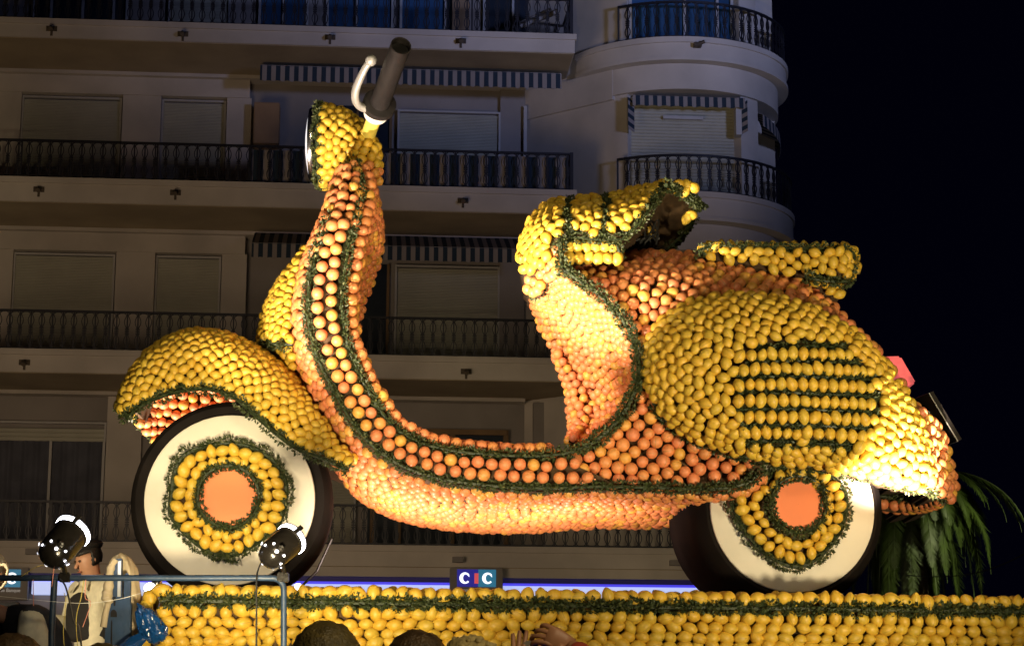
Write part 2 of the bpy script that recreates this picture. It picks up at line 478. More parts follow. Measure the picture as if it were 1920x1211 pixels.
def fruit_matrix(f):
    n = f['n'].normalized()
    if f['axis'] is not None:
        a = Vector(f['axis']).normalized() + Vector((random.gauss(0, .22), random.gauss(0, .22), random.gauss(0, .22)))
    else:
        t = n.orthogonal().normalized(); b = n.cross(t); ang = random.uniform(0, 2 * PI)
        a = t * math.cos(ang) + b * math.sin(ang) + n * random.gauss(.1, .35)
        if f['kind'] == 'orange': a = Vector((random.gauss(0, 1), random.gauss(0, 1), random.gauss(0, 1)))
    a.normalize(); x = a.orthogonal().normalized(); y = a.cross(x); s = random.uniform(0, 2 * PI)
    x, y = x * math.cos(s) + y * math.sin(s), y * math.cos(s) - x * math.sin(s)
    d = f['d']
    return Matrix(((x.x * d, y.x * d, a.x * d, f['p'].x), (x.y * d, y.y * d, a.y * d, f['p'].y), (x.z * d, y.z * d, a.z * d, f['p'].z), (0, 0, 0, 1)))


def emit_fruit(owner, roots, limit=300):
    """The `limit` fruits of each kind that show largest become parts of their own; the rest one covering per kind."""
    for kind in ('lemon', 'orange'):
        fs = [f for f in FR if f['owner'] == owner and f['kind'] == kind]
        if not fs: continue
        for f in fs:
            f['m'] = fruit_matrix(f); f['var'] = random.randrange(NVAR)
            x, y, z = proj(np.array(f['p'])); view = (Vector(CAM) - f['p']).normalized()
            f['s'] = f['d'] / z * max(0, f['n'].dot(view)) ** .5 if (0 < x < 1920 and 0 < y < 1215) else 0
        fs.sort(key=lambda f: -f['s'])
        for f in fs[:limit]:
            o = bpy.data.objects.new(kind, FMESH[kind][f['var']]); COL.objects.link(o)
            o.parent = f['panel']
            if f['panel'].get('_abs'): o.matrix_basis = Matrix.Translation(-Vector(f['panel'].location)) @ f['m']
            else: o.matrix_basis = f['m']
        rest = fs[limit:]
        if rest:
            vs, ts, ls, rs, k = [], [], [], [], 0
            for f in rest:
                v, t, lp, rv = VARS[kind][f['var']]; m = np.array(f['m'])
                vs.append(v @ m[:3, :3].T + m[:3, 3]); ts.append(t + k); k += len(v); ls.append(lp); rs.append(np.full(len(v), (rv + random.uniform(-.15, .15)) % 1))
            me = tri_mesh(kind + '_covering', np.concatenate(vs), np.concatenate(ts), [('lp', 'FLOAT_VECTOR', np.concatenate(ls)), ('rnd', 'FLOAT', np.concatenate(rs))], kind)
            o = link(kind + '_covering', me, roots); o['kind'] = 'stuff'
        print('fruit', owner, kind, len(fs))


def garland(path, width, parent, normal=(0, -1, 0), dens=1300, leaf=.024, core=True, thick=.45, name='garland', nfun=None):
    """A rope of small box leaves along a dense 3-D polyline."""
    path = np.asarray(path, float)
    L = np.r_[0, np.cumsum(np.linalg.norm(np.diff(path, axis=0), axis=1))]
    n = int(L[-1] * dens * (width / .09) ** .8) + 8
    s = rng.uniform(0, L[-1], n)
    pos = np.stack([np.interp(s, L, path[:, k]) for k in range(3)], -1)
    e = .01
    tan = np.stack([np.interp(s + e, L, path[:, k]) - np.interp(s - e, L, path[:, k]) for k in range(3)], -1)
    tan /= np.maximum(np.linalg.norm(tan, axis=1, keepdims=True), 1e-9)
    nor = np.tile(np.array(normal, float), (n, 1)) if nfun is None else nfun(pos)
    nor -= tan * (nor * tan).sum(1, keepdims=True); nor /= np.maximum(np.linalg.norm(nor, axis=1, keepdims=True), 1e-9)
    side = np.cross(tan, nor)
    wob = 1 + .25 * np.sin(s * 23 + 1.3) + .18 * np.sin(s * 51)
    th = rng.uniform(-.15 * PI, 1.15 * PI, n); rr = np.sqrt(rng.uniform(.45, 1.1, n)) * wob
    out = side * np.cos(th)[:, None] + nor * np.sin(th)[:, None] * thick * 2
    c = pos + out * (rr * width / 2)[:, None]
    # leaf frame: points outward and along, randomised
    d = out * .9 + tan * rng.normal(0, .9, (n, 1)) + rng.normal(0, .55, (n, 3)); d /= np.linalg.norm(d, axis=1, keepdims=True)
    q = np.cross(d, rng.normal(0, 1, (n, 3))); q /= np.linalg.norm(q, axis=1, keepdims=True); up = np.cross(q, d)
    ll = leaf * rng.uniform(.65, 1.35, n)[:, None]; wd = ll * .27
    v = np.stack([c, c + d * ll * .5 + q * wd + up * wd * .4, c + d * ll, c + d * ll * .5 - q * wd + up * wd * .4, c + d * ll * .5], 1).reshape(-1, 3)
    b = (np.arange(n) * 5)[:, None]
    t = np.concatenate([b + [0, 1, 4], b + [1, 2, 4], b + [2, 3, 4], b + [3, 0, 4]])
    rv = np.repeat(np.clip(rng.beta(2, 3, n), 0, 1), 5)
    nv = len(v)
    if core:
        mb = MB(); step = max(1, len(path) // 60)
        pp = path[::step] if len(path) > 3 else path
        mb.tube([tuple(x) for x in pp], width * .24, 6, True)
        cv = np.array(mb.v); ct = []
        for f in mb.f:
            for i in range(1, len(f) - 1): ct.append((f[0] + nv, f[i] + nv, f[i + 1] + nv))
        v = np.concatenate([v, cv]); t = np.concatenate([t, np.array(ct)]); rv = np.r_[rv, np.zeros(len(cv))]
    me = tri_mesh(name, v, t, [('rnd', 'FLOAT', rv)], 'leaf', smooth=False)
    o = link(name, me, parent); o['kind'] = 'stuff'
    return o


def grid_obj(name, S, nu, nv, parent, m='hull', inset=.02, sign=1, thickness=0.0):
    uu, vv = np.meshgrid(np.linspace(0, 1, nu), np.linspace(0, 1, nv)); u, v = uu.ravel(), vv.ravel(); e = 1e-3
    p = S(u, v); n = np.cross(S(np.minimum(u + e, 1), v) - S(np.maximum(u - e, 0), v), S(u, np.minimum(v + e, 1)) - S(u, np.maximum(v - e, 0))) * sign
    n /= np.maximum(np.linalg.norm(n, axis=1, keepdims=True), 1e-12)
    mb = MB(); q = p - n * inset
    fs = [(j * nu + i, j * nu + i + 1, (j + 1) * nu + i + 1, (j + 1) * nu + i) for j in range(nv - 1) for i in range(nu - 1)]
    mb.add(q, fs)
    if thickness:
        mb.add(p - n * (inset + thickness), fs)
        k = nu * nv
        rim = [(i, i + 1) for i in range(nu - 1)] + [((nv - 1) * nu + i, (nv - 1) * nu + i + 1) for i in range(nu - 1)] + [(j * nu, (j + 1) * nu) for j in range(nv - 1)] + [(j * nu + nu - 1, (j + 1) * nu + nu - 1) for j in range(nv - 1)]
        mb.f += [(a, b, b + k, a + k) for a, b in rim]
    return obj(name, mb, m, parent, smooth=False)


def patch_obj(name, poly, depth, parent, back, m='hull', step=7, inset=.03):
    """Solid built on a side-view outline: front face on depth(px, py), straight back to y = back."""
    poly = np.asarray(poly, float); x0, y0 = poly.min(0); x1, y1 = poly.max(0)
    nx, ny = int((x1 - x0) / step) + 2, int((y1 - y0) / step) + 2
    gx, gy = np.meshgrid(np.linspace(x0, x1, nx), np.linspace(y0, y1, ny))
    dep = depth(gx, gy) + inset
    fr = P(gx.ravel(), gy.ravel(), dep.ravel())
    bk = fr.copy(); bk[:, 1] = np.maximum(back, fr[:, 1] + .05)
    cx = (gx[:-1, :-1] + gx[1:, 1:]) / 2; cy = (gy[:-1, :-1] + gy[1:, 1:]) / 2
    on = inside(poly, cx, cy); k = nx * ny; fs = []
    for j in range(ny - 1):
        for i in range(nx - 1):
            if not on[j, i]: continue
            a, b, c, d = j * nx + i, j * nx + i + 1, (j + 1) * nx + i + 1, (j + 1) * nx + i
            fs += [(a, d, c, b), (a + k, b + k, c + k, d + k)]
            if j == 0 or not on[j - 1, i]: fs.append((a, b, b + k, a + k))
            if j == ny - 2 or not on[j + 1, i]: fs.append((d, d + k, c + k, c))
            if i == 0 or not on[j, i - 1]: fs.append((a, a + k, d + k, d))
            if i == nx - 2 or not on[j, i + 1]: fs.append((b, c, c + k, b + k))
    used = sorted({q for f in fs for q in f}); mp = {q: i for i, q in enumerate(used)}; al = np.concatenate([fr, bk])
    mb = MB(); mb.add(al[used], [tuple(mp[q] for q in f) for f in fs])
    return obj(name, mb, m, parent)


def patch_surface(poly, depth):
    poly = np.asarray(poly, float); x0, y0 = poly.min(0); x1, y1 = poly.max(0)
    def S(u, v):
        px = x0 + u * (x1 - x0); py = y0 + v * (y1 - y0)
        return P(px, py, depth(px, py))
    def mask(u, v, X, Yp): return inside(poly, x0 + u * (x1 - x0), y0 + v * (y1 - y0))
    return S, mask, int((x1 - x0) / 3.0) + 4, int((y1 - y0) / 3.0) + 4


def pack_patch(poly, depth, kind, d, panel, owner, avoid=(), extra=None, key=None, tight=.82):
    S, mk, nu, nv = patch_surface(poly, depth)
    f = mk if extra is None else (lambda u, v, X, Yp: mk(u, v, X, Yp) & extra(X, Yp))
    pack(S, kind, d, panel, owner, nu, nv, f, key, sign=-1, avoid=avoid, tight=tight)

# ================================================================== SETTING
mb = MB(); mb.box(-400, 400, -60, 700, -.5, 0)
g = obj('ground', mb, 'asphalt'); g['kind'] = 'structure'; g['label'] = 'dark asphalt of the street and square'

# ------------------------------------------------------------------ apartment building (local: x along facade, -y outwards)
FA = rad(4.4); FO = np.array([0, 36.0, 0]); FE = np.array([math.cos(FA), math.sin(FA), 0]); FN = np.array([math.sin(FA), -math.cos(FA), 0])


def fl(px, py, d):
    """(along facade, height) seen at a pixel on the plane d metres in front of the wall."""
    r = ray(px, py); s = (d - (CAM - FO) @ FN) / (r @ FN); p = CAM + s * r
    return (p - FO) @ FE, p[2]


def U(px, py, d): return fl(px, py, d)[0]
def Z(px, py, d): return fl(px, py, d)[1]


bld = thing('apartment_building', 'cream apartment building with iron railed balconies and round corner tower', 'building')
del bld['_abs']; bld.location = FO; bld.rotation_euler = (0, 0, FA)


def lbox(mb, u0, u1, d0, d1, z0, z1): return mb.box(u0, u1, -d1, -d0, z0, z1)


FL = {}
for nm, yt, yb, yr in (('A', 48, 83, -19), ('B', 343, 388, 273), ('C', 662, 705, 584), ('D', 1019, 1059, 938)):
    FL[nm] = (Z(500, yt, 2.0), Z(500, yb, 2.0), Z(500, yr, 1.95))
uL = U(-1100, 400, 2.0)
uE = U(1078, 300, 2.0); uED = U(1330, 1020, 2.0)
uT = U(1262, 300, 0.0)
RH = FL['B'][2] - FL['B'][0]
FLH = FL['B'][1] - FL['C'][1]
zTOP = FL['A'][0] + FLH + .3

mb = MB()
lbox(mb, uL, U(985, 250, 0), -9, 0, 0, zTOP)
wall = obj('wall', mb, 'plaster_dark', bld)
u0 = U(985, 250, 0); TA = rad(-42); tx, td = uT + 1.84 * math.sin(TA), 1.84 * math.cos(TA)
mb = MB(); ply = [(u0, 0), (tx, -td), (uT + 1.2, -td), (uT + 1.2, 9), (u0, 9)]
mb.prism([(x, y, 0) for x, y in ply], [(x, y, zTOP) for x, y in ply])
obj('flank_wall', mb, 'plaster', bld)
for fk in 'ABC':
    zc_ = zTOP if fk == 'A' else FL[chr(ord(fk) - 1)][1]
    ex, ey = (tx - u0), -td; ll = math.hypot(ex, ey); nx_, ny_ = ey / ll * .07, -ex / ll * .07
    ply = [(u0 + .02, -.02), (tx, -td), (tx + nx_, -td + ny_), (u0 + .02 + nx_, -.02 + ny_)]
    mb = MB(); mb.prism([(x, y, zc_ - .62) for x, y in ply], [(x, y, zc_ - .08) for x, y in ply]); obj('flank_lintel', mb, 'plaster', bld)

# balusters: one wrought-iron pattern, shared
bm_ = MB(); h = RH - .05
bm_.box(-.011, .011, -.010, .010, 0, h)
for zc, hh in ((h * .76, h * .19), (h * .24, h * .19)):
    for sgn in (-1, 1):
        bm_.tube([(sgn * (.008 + .040 * math.sin(PI * t) ** 1.2), 0, zc - hh + 2 * hh * t) for t in np.linspace(0, 1, 7)], .0095, 4, False)
for zc in (h * .44, h * .50, h * .56):
    bm_.box(-.034, .034, -.014, .014, zc - .011, zc + .011)
for sgn in (-1, 1):
    bm_.tube([(0, 0, h * .92), (sgn * .03, 0, h * .97), (sgn * .06, 0, h)], .009, 4, False)
    bm_.tube([(0, 0, h * .08), (sgn * .03, 0, h * .03), (sgn * .06, 0, 0)], .009, 4, False)
BAL = bpy.data.meshes.new('baluster'); BAL.from_pydata(bm_.v, [], bm_.f); BAL.materials.append(M['iron'])


def baluster(x, d, z, parent, rot=0):
    o = bpy.data.objects.new('baluster', BAL); COL.objects.link(o); o.parent = parent
    o.location = (x, -d, z); o.rotation_euler = (0, 0, rot)


PITCH_B = .1735
for nm in 'ABCD':
    zt, zb, zr = FL[nm]; ue = uED if nm == 'D' else uE
    mb = MB(); lbox(mb, uL, ue, .002, 2.0, zb, zt - .10); lbox(mb, uL, ue + .03, .002, 2.035, zt - .10, zt)
    sl = obj('balcony_slab', mb, 'plaster', bld)
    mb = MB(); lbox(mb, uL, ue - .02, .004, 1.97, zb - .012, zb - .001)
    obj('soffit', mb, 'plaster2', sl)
    # drain spouts
    for sx, sy in {'A': ((97, 55), (343, 65), (619, 71), (864, 78)), 'B': ((73, 356), (329, 362), (868, 377)), 'C': ((46, 680), (874, 697)), 'D': ((60, 1034), (858, 1049), (1265, 1055))}[nm]:
        u, z = fl(sx, sy, 2.0); mb = MB()
        if nm == 'D': lbox(mb, u - .09, u + .09, 1.99, 2.12, z - .045, z + .04)
        else:
            mb.tube([(u, -1.98, z), (u, -2.10, z - .01), (u, -2.16, z - .05)], .04, 8); mb.box(u - .09, u + .09, -2.012, -2.001, z - .04, z + .05); mb.box(u - .02, u + .02, -2.011, -2.001, z - .12, z - .04)
        obj('drain_spout', mb, 'sign_grey' if nm == 'D' else 'spout', sl)
    # railing
    mb = MB(); h = RH; z1 = zt + h
    mb.box(uL, ue - .03, -1.975, -1.925, z1 - .035, z1); mb.box(uL, ue - .03, -1.965, -1.935, zt + .012, zt + .035)
    if nm != 'D':
        mb.box(ue - .075, ue - .03, -1.924, -.62, z1 - .035, z1); mb.box(ue - .07, ue - .035, -1.934, -.62, zt + .012, zt + .035)
    mb.box(ue - .08, ue - .025, -1.978, -1.922, zt, z1 + .01)
    for px in ((60, 560, 885) if nm == 'A' else (40, 295, 470) if nm == 'B' else (205, 455) if nm == 'C' else (93, 745)):
        u = U(px, {'A': 20, 'B': 300, 'C': 620, 'D': 980}[nm], 1.95); mb.box(u - .014, u + .014, -1.964, -1.936, zt, z1 - .036)
    rl = obj('railing', mb, 'iron', bld)
    us = np.arange(ue - .12, U(-12, 300, 2), -PITCH_B)
    if nm == 'D': us = [u for u in us if U(-10, 1000, 2) < u < U(262, 1000, 2) or U(600, 1000, 2) < u < U(1262, 1000, 2)]
    if nm == 'C': us = [u for u in us if u < U(500, 600, 2) or U(655, 600, 2) < u < U(1060, 600, 2)]
    for u in us: baluster(u, 1.95, zt + .02, rl)
    if nm in 'AB':
        for d in np.arange(1.80, .7, -PITCH_B): baluster(ue - .053, d, zt + .02, rl, PI / 2)

# mouldings, lintels, pillars per floor (the floor below each slab)
def win_shutter(parent, p0, p1, yref, d, ztop, zbot, pitch=.028, m='shutter', frame='frame', name='window'):
    ua, ub = U(p0, yref, d), U(p1, yref, d)
    mb = MB(); fw = .035
    lbox(mb, ua, ua + fw, d - .02, d + .06, zbot, ztop); lbox(mb, ub - fw, ub, d - .02, d + .06, zbot, ztop); lbox(mb, ua + fw, ub - fw, d - .02, d + .06, ztop - fw, ztop)
    wf = obj(name, mb, frame, parent)
    mb = MB(); z = zbot; prof = []
    while z < ztop - fw - pitch:
        prof += [(d + .0, z), (d + .016, z + pitch * .25), (d + .016, z + pitch * .8), (d + .002, z + pitch * .97)]; z += pitch
    n = len(prof); vs = [(ua + fw, -a, b) for a, b in prof] + [(ub - fw, -a, b) for a, b in prof]
    mb.add(vs, [(i, i + n, i + n + 1, i + 1) for i in range(n - 1)])
    obj('shutter', mb, m, wf)
    return wf


for nm, up, yref in (('B', 'A', 250), ('C', 'B', 540)):
    zt = FL[nm][0]; zc = FL[up][1]
    mb = MB(); lbox(mb, uL, U(985, 250, 0) - .01, .003, .34, zc - .075, zc - .013); obj('moulding', mb, 'plaster', bld)
    mb = MB(); lbox(mb, uL, U(466, 250, .22), .003, .22, zc - .40, zc - .076); obj('lintel', mb, 'plaster', bld)
    zh = zc - .401
    for a, b in ((-60, 37), (228, 300), (424, 470)):
        mb = MB(); lbox(mb, U(a, 250, .2), U(b, 250, .2), .003, .20, zt, zh); obj('pillar', mb, 'plaster', bld)
    win_shutter(bld, 39, 227, 250, .03, zh - .02, zt)
    win_shutter(bld, 302, 423, 250, .03, zh - .02, zt)
    win_shutter(bld, 745, 938, 250, .05, zh - .10, zt)
    mb = MB(); lbox(mb, U(938, 250, .1), U(984, 250, .1), .003, .10, zt, zc - .076); obj('pillar', mb, 'plaster_dark', bld)
mb = MB(); lbox(mb, U(982, 250, .2), U(988, 250, .2), .14, .20, FL['B'][0], FL['A'][1] - .40); obj('drain_pipe', mb, 'frame', bld)
mb = MB(); lbox(mb, U(475, 250, .5), U(523, 250, .5), .05, .5, Z(500, 268, .5), Z(500, 192, .5)); obj('wall_box', mb, 'box', bld, bevel=.01)
# dark door recess behind the scooter headlamp
for nm in 'BC':
    mb = MB(); a, b = U(605, 250, .03), U(735, 250, .03); zt = FL[nm][0]; lbox(mb, a, b, .004, .03, zt, zt + 2.0); dg = obj('balcony_door', mb, 'glass', bld)
    mb = MB(); lbox(mb, a, a + .05, .031, .06, zt, zt + 2.0); lbox(mb, b - .05, b, .031, .06, zt, zt + 2.0); lbox(mb, (a + b) / 2 - .02, (a + b) / 2 + .02, .031, .06, zt, zt + 2.0); obj('door_frame', mb, 'frame_br', dg)

# top floor doors and windows seen through the railing
zt = FL['A'][0]
def glaz(a, b, m, posts=(), frame='frame', z0=0.0, z1=2.2, y=20):
    mb = MB(); lbox(mb, U(a, y, .04), U(b, y, .04), .004, .04, zt + z0, zt + z1); w_ = obj('window', mb, m, bld)
    for p in posts:
        mb = MB(); u = U(p, y, .08); lbox(mb, u - .022, u + .022, .041, .09, zt + z0, zt + z1); obj('window_frame', mb, frame, w_)
glaz(60, 240, 'glass', (62, 96, 155, 213, 238))
glaz(485, 578, 'glass_blue', (487, 532, 576))
glaz(612, 738, 'glass_blue', (614, 668, 736))
glaz(748, 850, 'glass_blue', (752, 835), 'frame')
glaz(905, 1000, 'glass', (908, 962, 998), 'frame')
win_shutter(bld, 316, 432, 20, .03, zt + 2.2, zt)
mb = MB(); lbox(mb, U(848, 20, .2), U(880, 20, .2), .003, .2, zt, zTOP - .2); obj('pillar', mb, 'box', bld)
# folded lounger leaning in the corner of the top balcony
mb = MB(); a = fl(975, 50, 1.2); b = fl(1045, 22, 1.2)
mb.tube([(a[0], -1.2, a[1]), (b[0], -1.2, b[1])], .05, 6); mb.tube([(a[0], -1.05, a[1] + .1), (b[0] - .1, -1.05, b[1] + .1)], .03, 6)
o = obj('folded_chair', mb, 'sign_grey'); o.matrix_world = bld.matrix_basis.copy()
tag(o, 'folded grey chair leaning on the topmost balcony behind the railing', 'chair')
o.location = FO; o.rotation_euler = (0, 0, FA)

# lowest floor (D)
zt = FL['D'][0]; zc = FL['C'][1]
mb = MB(); lbox(mb, uL, U(985, 250, 0) - .01, .003, .3, zc - .075, zc - .013); obj('moulding', mb, 'plaster', bld)
y = 900
zh = Z(100, 790, .1); zs = Z(100, 826, .1)
wf = win_shutter(bld, -60, 196, y, .05, zh, zs, pitch=.075)
mb = MB(); ua, ub = U(-60, y, -.05), U(190, y, -.05); n = 120; vs = []
for i in range(n + 1):
    u = ua + (ub - ua) * i / n; dd = .012 * math.sin(i * .9) + .02 * math.sin(i * .37 + 1) + .035
    vs += [(u, -dd, zt), (u, -dd, zs)]
mb.add(vs, [(2 * i, 2 * i + 2, 2 * i + 3, 2 * i + 1) for i in range(n)])
obj('curtain', mb, 'curtain', wf)
for p in (92, 192):
    mb = MB(); u = U(p, y, .1); lbox(mb, u - .022, u + .022, .07, .11, zt, zs); obj('window_frame', mb, 'frame', wf)
mb = MB(); lbox(mb, U(196, y, .12), U(262, y, .12), .003, .12, zt, zc - .076); obj('pillar', mb, 'plaster', bld)
win_shutter(bld, 614, 668, y, .05, Z(640, 905, .1) + .2, zt)
mb = MB(); lbox(mb, U(690, y, .04), U(950, y, .04), .004, .04, zt, Z(870, 806, .05)); wd = obj('balcony_door', mb, 'glass', bld)
for p in (700, 748, 848, 948):
    mb = MB(); u = U(p, y, .08); lbox(mb, u - .045, u + .045, .041, .10, zt, Z(870, 806, .05)); obj('door_frame', mb, 'frame_br', wd)
mb = MB(); lbox(mb, U(795, y, .08), U(950, y, .08), .101, .13, Z(870, 816, .05), Z(870, 806, .05)); obj('door_frame', mb, 'frame_br', wd)
mb = MB(); lbox(mb, U(1000, y, .3), U(1060, y, .3), .003, .3, zt, zc - .08); obj('pillar', mb, 'plaster_dark', bld)

# shop fascia under the lowest balcony
def fascia(name, y0, y1, d0, d1, m, p0=-130, p1=1330):
    mb = MB(); lbox(mb, U(p0, 1090, d1), U(p1, 1090, d1), d0, d1, Z(500, y1, d1), Z(500, y0, d1)); return obj(name, mb, m, bld)
fascia('fascia_board', 1060.5, 1078, .01, 1.98, 'plaster')
fascia('navy_band', 1078.3, 1088, .01, 1.90, 'navy')
fascia('blue_tube', 1088.3, 1093, .01, 1.88, 'neon_blue', 60)
fascia('lit_panel', 1093.3, 1117, .01, 1.86, 'neon_white', 60)
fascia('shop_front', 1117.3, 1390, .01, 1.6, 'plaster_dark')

# bank signs
def bank_sign(px, label):
    t = thing('bank_sign', label, 'sign', group='bank signs on the shop fascia')
    del t['_abs']
    u, zz = fl(px, 1087, 2.1); t.rotation_euler = (0, 0, FA)
    loc = FO + FE * u + FN * 2.1; loc[2] = zz; t.location = loc
    k = 36 * .93 / F_PX * 1.02                      # metres per pixel there
    def r(mb, x0, x1, y0, y1, d0, d1): return mb.box(x0 * k, x1 * k, -d1, -d0, -y1 * k, -y0 * k)
    c = obj('sign_case', r(MB(), -49, 49, -22, 36, -.08, .06), 'sign_grey', t, bevel=.008)
    obj('dark_blue_panel', r(MB(), -36, 3, -19, 13, .061, .070), 'sign_blue', t)
    obj('teal_panel', r(MB(), 3.05, 36, -19, 13, .061, .070), 'sign_teal', t)
    obj('red_bar', r(MB(), -4, 3.5, -12, 7, .0715, .078), 'sign_red', t)
    for cx in (-21.5, 20.5):                         # two bold letters C
        mb = MB(); n = 22; o_, i_ = [], []
        for q in range(n + 1):
            a = rad(42) + (2 * PI - rad(84)) * q / n
            o_.append((cx + 10.2 * math.cos(a), 10.4 * math.sin(a) + 3)); wv = 5.3 if abs(math.cos(a)) > .6 and math.cos(a) < 0 else 6.6
            i_.append((cx + 1.4 + 5.0 * math.cos(a), 7.0 * math.sin(a) + 3))
        i_[0] = (cx + 8.2, o_[0][1] - 5.2); 
        vs = [(x * k, -.079, z * k) for x, z in o_ + i_] + [(x * k, -.0705, z * k) for x, z in o_ + i_]; m_ = n + 1
        fs = [(q, q + 1, m_ + q + 1, m_ + q) for q in range(n)] + [(q + 2 * m_, q + 3 * m_, q + 1 + 3 * m_, q + 1 + 2 * m_) for q in range(n)]
        fs += [(q, q + 2 * m_, q + 1 + 2 * m_, q + 1) for q in range(n)] + [(q + m_, q + 1 + m_, q + 1 + 3 * m_, q + 3 * m_) for q in range(n)]
        mb.add(vs, fs); obj('letter', mb, 'sign_white', t)
    cu = bpy.data.curves.new('small_lettering', 'FONT'); cu.body = 'Lyonnaise de Banque'; cu.size = 8.6 * k; cu.align_x = 'CENTER'; cu.extrude = .002; cu.offset = .0008
    tmp = bpy.data.objects.new('tmp', cu); COL.objects.link(tmp)
    dg = bpy.context.evaluated_depsgraph_get(); me = bpy.data.meshes.new_from_object(tmp.evaluated_get(dg)); bpy.data.objects.remove(tmp)
    me.name = 'small_lettering'; me.materials.clear(); me.materials.append(M['sign_text'])
    o = bpy.data.objects.new('small_lettering', me); COL.objects.link(o); o.parent = t; o.rotation_euler = (PI / 2, 0, 0); o.location = (0, -.064, -21.5 * k)
bank_sign(893, 'lit bank sign reading CIC above the lemon plinth between the scooter wheels')
bank_sign(2, 'lit bank sign cut by the picture edge behind the pipe rail')

# ------------------------------------------------------------------ corner tower
def arc(mb, r0, r1, a0, a1, z0, z1, n=24):
    an = [rad(a0 + (a1 - a0) * i / n) for i in range(n + 1)]; m = n + 1
    vs = []
    for rr, zz in ((r0, z0), (r1, z0), (r1, z1), (r0, z1)): vs += [(uT + rr * math.sin(a), -(rr * math.cos(a)), zz) for a in an]
    fs = [(k * m + i, ((k + 1) % 4) * m + i, ((k + 1) % 4) * m + i + 1, k * m + i + 1) for k in range(4) for i in range(n)]
    fs += [(0, 3 * m, 2 * m, m), (n, m + n, 2 * m + n, 3 * m + n)]
    return mb.add(vs, fs)


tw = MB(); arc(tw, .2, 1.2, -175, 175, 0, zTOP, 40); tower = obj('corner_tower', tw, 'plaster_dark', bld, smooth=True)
tops = {'A': zTOP, 'B': FL['A'][1], 'C': FL['B'][1], 'D': FL['C'][1]}
for nm in 'ABC':
    zt, zb, zr = FL[nm]; R = 2.06 if nm != 'B' else 2.12
    mb = MB(); arc(mb, .2, R, -64, 125, zb - .02, zt - .10, 48); arc(mb, .2, R + .035, -64, 125, zt - .099, zt, 48); arc(mb, 1.2, R + .03, -64, 125, zb - .085, zb - .021, 48)
    sl = obj('tower_slab', mb, 'plaster', tower, smooth=True)
    top = tops[nm]; zw = top - .55
    mb = MB(); arc(mb, 1.3, 1.90, -44, 125, zw, top - .09, 48)
    obj('tower_lintel', mb, 'plaster', tower, smooth=True)
    for a0, a1 in ((-44, -34), (31, 45), (84, 125)):
        mb = MB(); arc(mb, 1.3, 1.84, a0, a1, zt + .002, zw - .002, 14); obj('tower_wall', mb, 'plaster', tower, smooth=True)
    mb = MB(); arc(mb, 1.3, 1.5, 45.2, 83.8, zt + .002, zw - .002, 14); obj('tower_window', mb, 'glass' if nm == 'A' else 'frame', tower)
    if nm == 'A':
        mb = MB(); mb.box(uT - .98, uT + .9, -1.42, -1.36, zt + .003, zw - .003); gw = obj('tower_window', mb, 'glass_blue', tower)
        for x in (-.98, -.02, .56, .82):
            mb = MB(); mb.box(uT + x, uT + x + .05, -1.47, -1.421, zt + .003, zw - .003); obj('window_frame', mb, 'frame', gw)
    else:
        mb = MB(); ua, ub = uT - 1.0, uT + .92; z = zt; prof = []
        while z < zw - .02: prof += [(1.40, z), (1.42, z + .014), (1.42, z + .045), (1.402, z + .055)]; z += .058
        n = len(prof); mb.add([(ua, -a, b) for a, b in prof] + [(ub, -a, b) for a, b in prof], [(i, i + n, i + n + 1, i + 1) for i in range(n - 1)])
        obj('tower_shutter', mb, 'shutter', tower)
    if nm in 'AB':
        mb = MB(); arc(mb, R - .05, R - .005, -36, 98, zt + RH - .035, zt + RH, 48); arc(mb, R - .04, R - .015, -36, 98, zt + .012, zt + .033, 48)
        x, d = (R - .03) * math.sin(rad(-36)), (R - .03) * math.cos(rad(-36)); mb.box(uT + x - .015, uT + x + .015, -d - .015, -d + .015, zt, zt + RH)
        rl = obj('tower_railing', mb, 'iron', tower)
        for a in np.arange(-31, 97, 4.9): baluster(uT + (R - .03) * math.sin(rad(a)), (R - .03) * math.cos(rad(a)), zt + .02, rl, rad(a))
        for a in ((3,) if nm == 'A' else ()):
            mb = MB(); rr = R + .0; x = rr * math.sin(rad(a)); y = rr * math.cos(rad(a)); mb.box(uT + x - .06, uT + x + .07, -y - .13, -y + .02, zt - .2, zt - .13); mb.tube([(uT + x, -y - .1, zt - .17), (uT + x + .12, -y - .14, zt - .12)], .03, 6); obj('drain_spout', mb, 'spout', sl)


# ------------------------------------------------------------------ awnings and balcony cloth
def striped(name, quads, su, m, parent):
    """Strip of cloth: list of (point column) pairs with stripe coordinate."""
    vs, fs = [], []
    k = len(quads[0])
    for col in quads: vs += col
    for i in range(len(quads) - 1):
        for j in range(k - 1): fs.append((i * k + j, (i + 1) * k + j, (i + 1) * k + j + 1, i * k + j + 1))
    me = bpy.data.meshes.new(name); me.from_pydata(vs, [], fs); a = me.attributes.new('su', 'FLOAT', 'POINT'); a.data.foreach_set('value', np.repeat(np.array(su, np.float32), k))
    me.materials.append(M[m]); o = link(name, me, parent)
    so = o.modifiers.new('thickness', 'SOLIDIFY'); so.thickness = .008
    return o


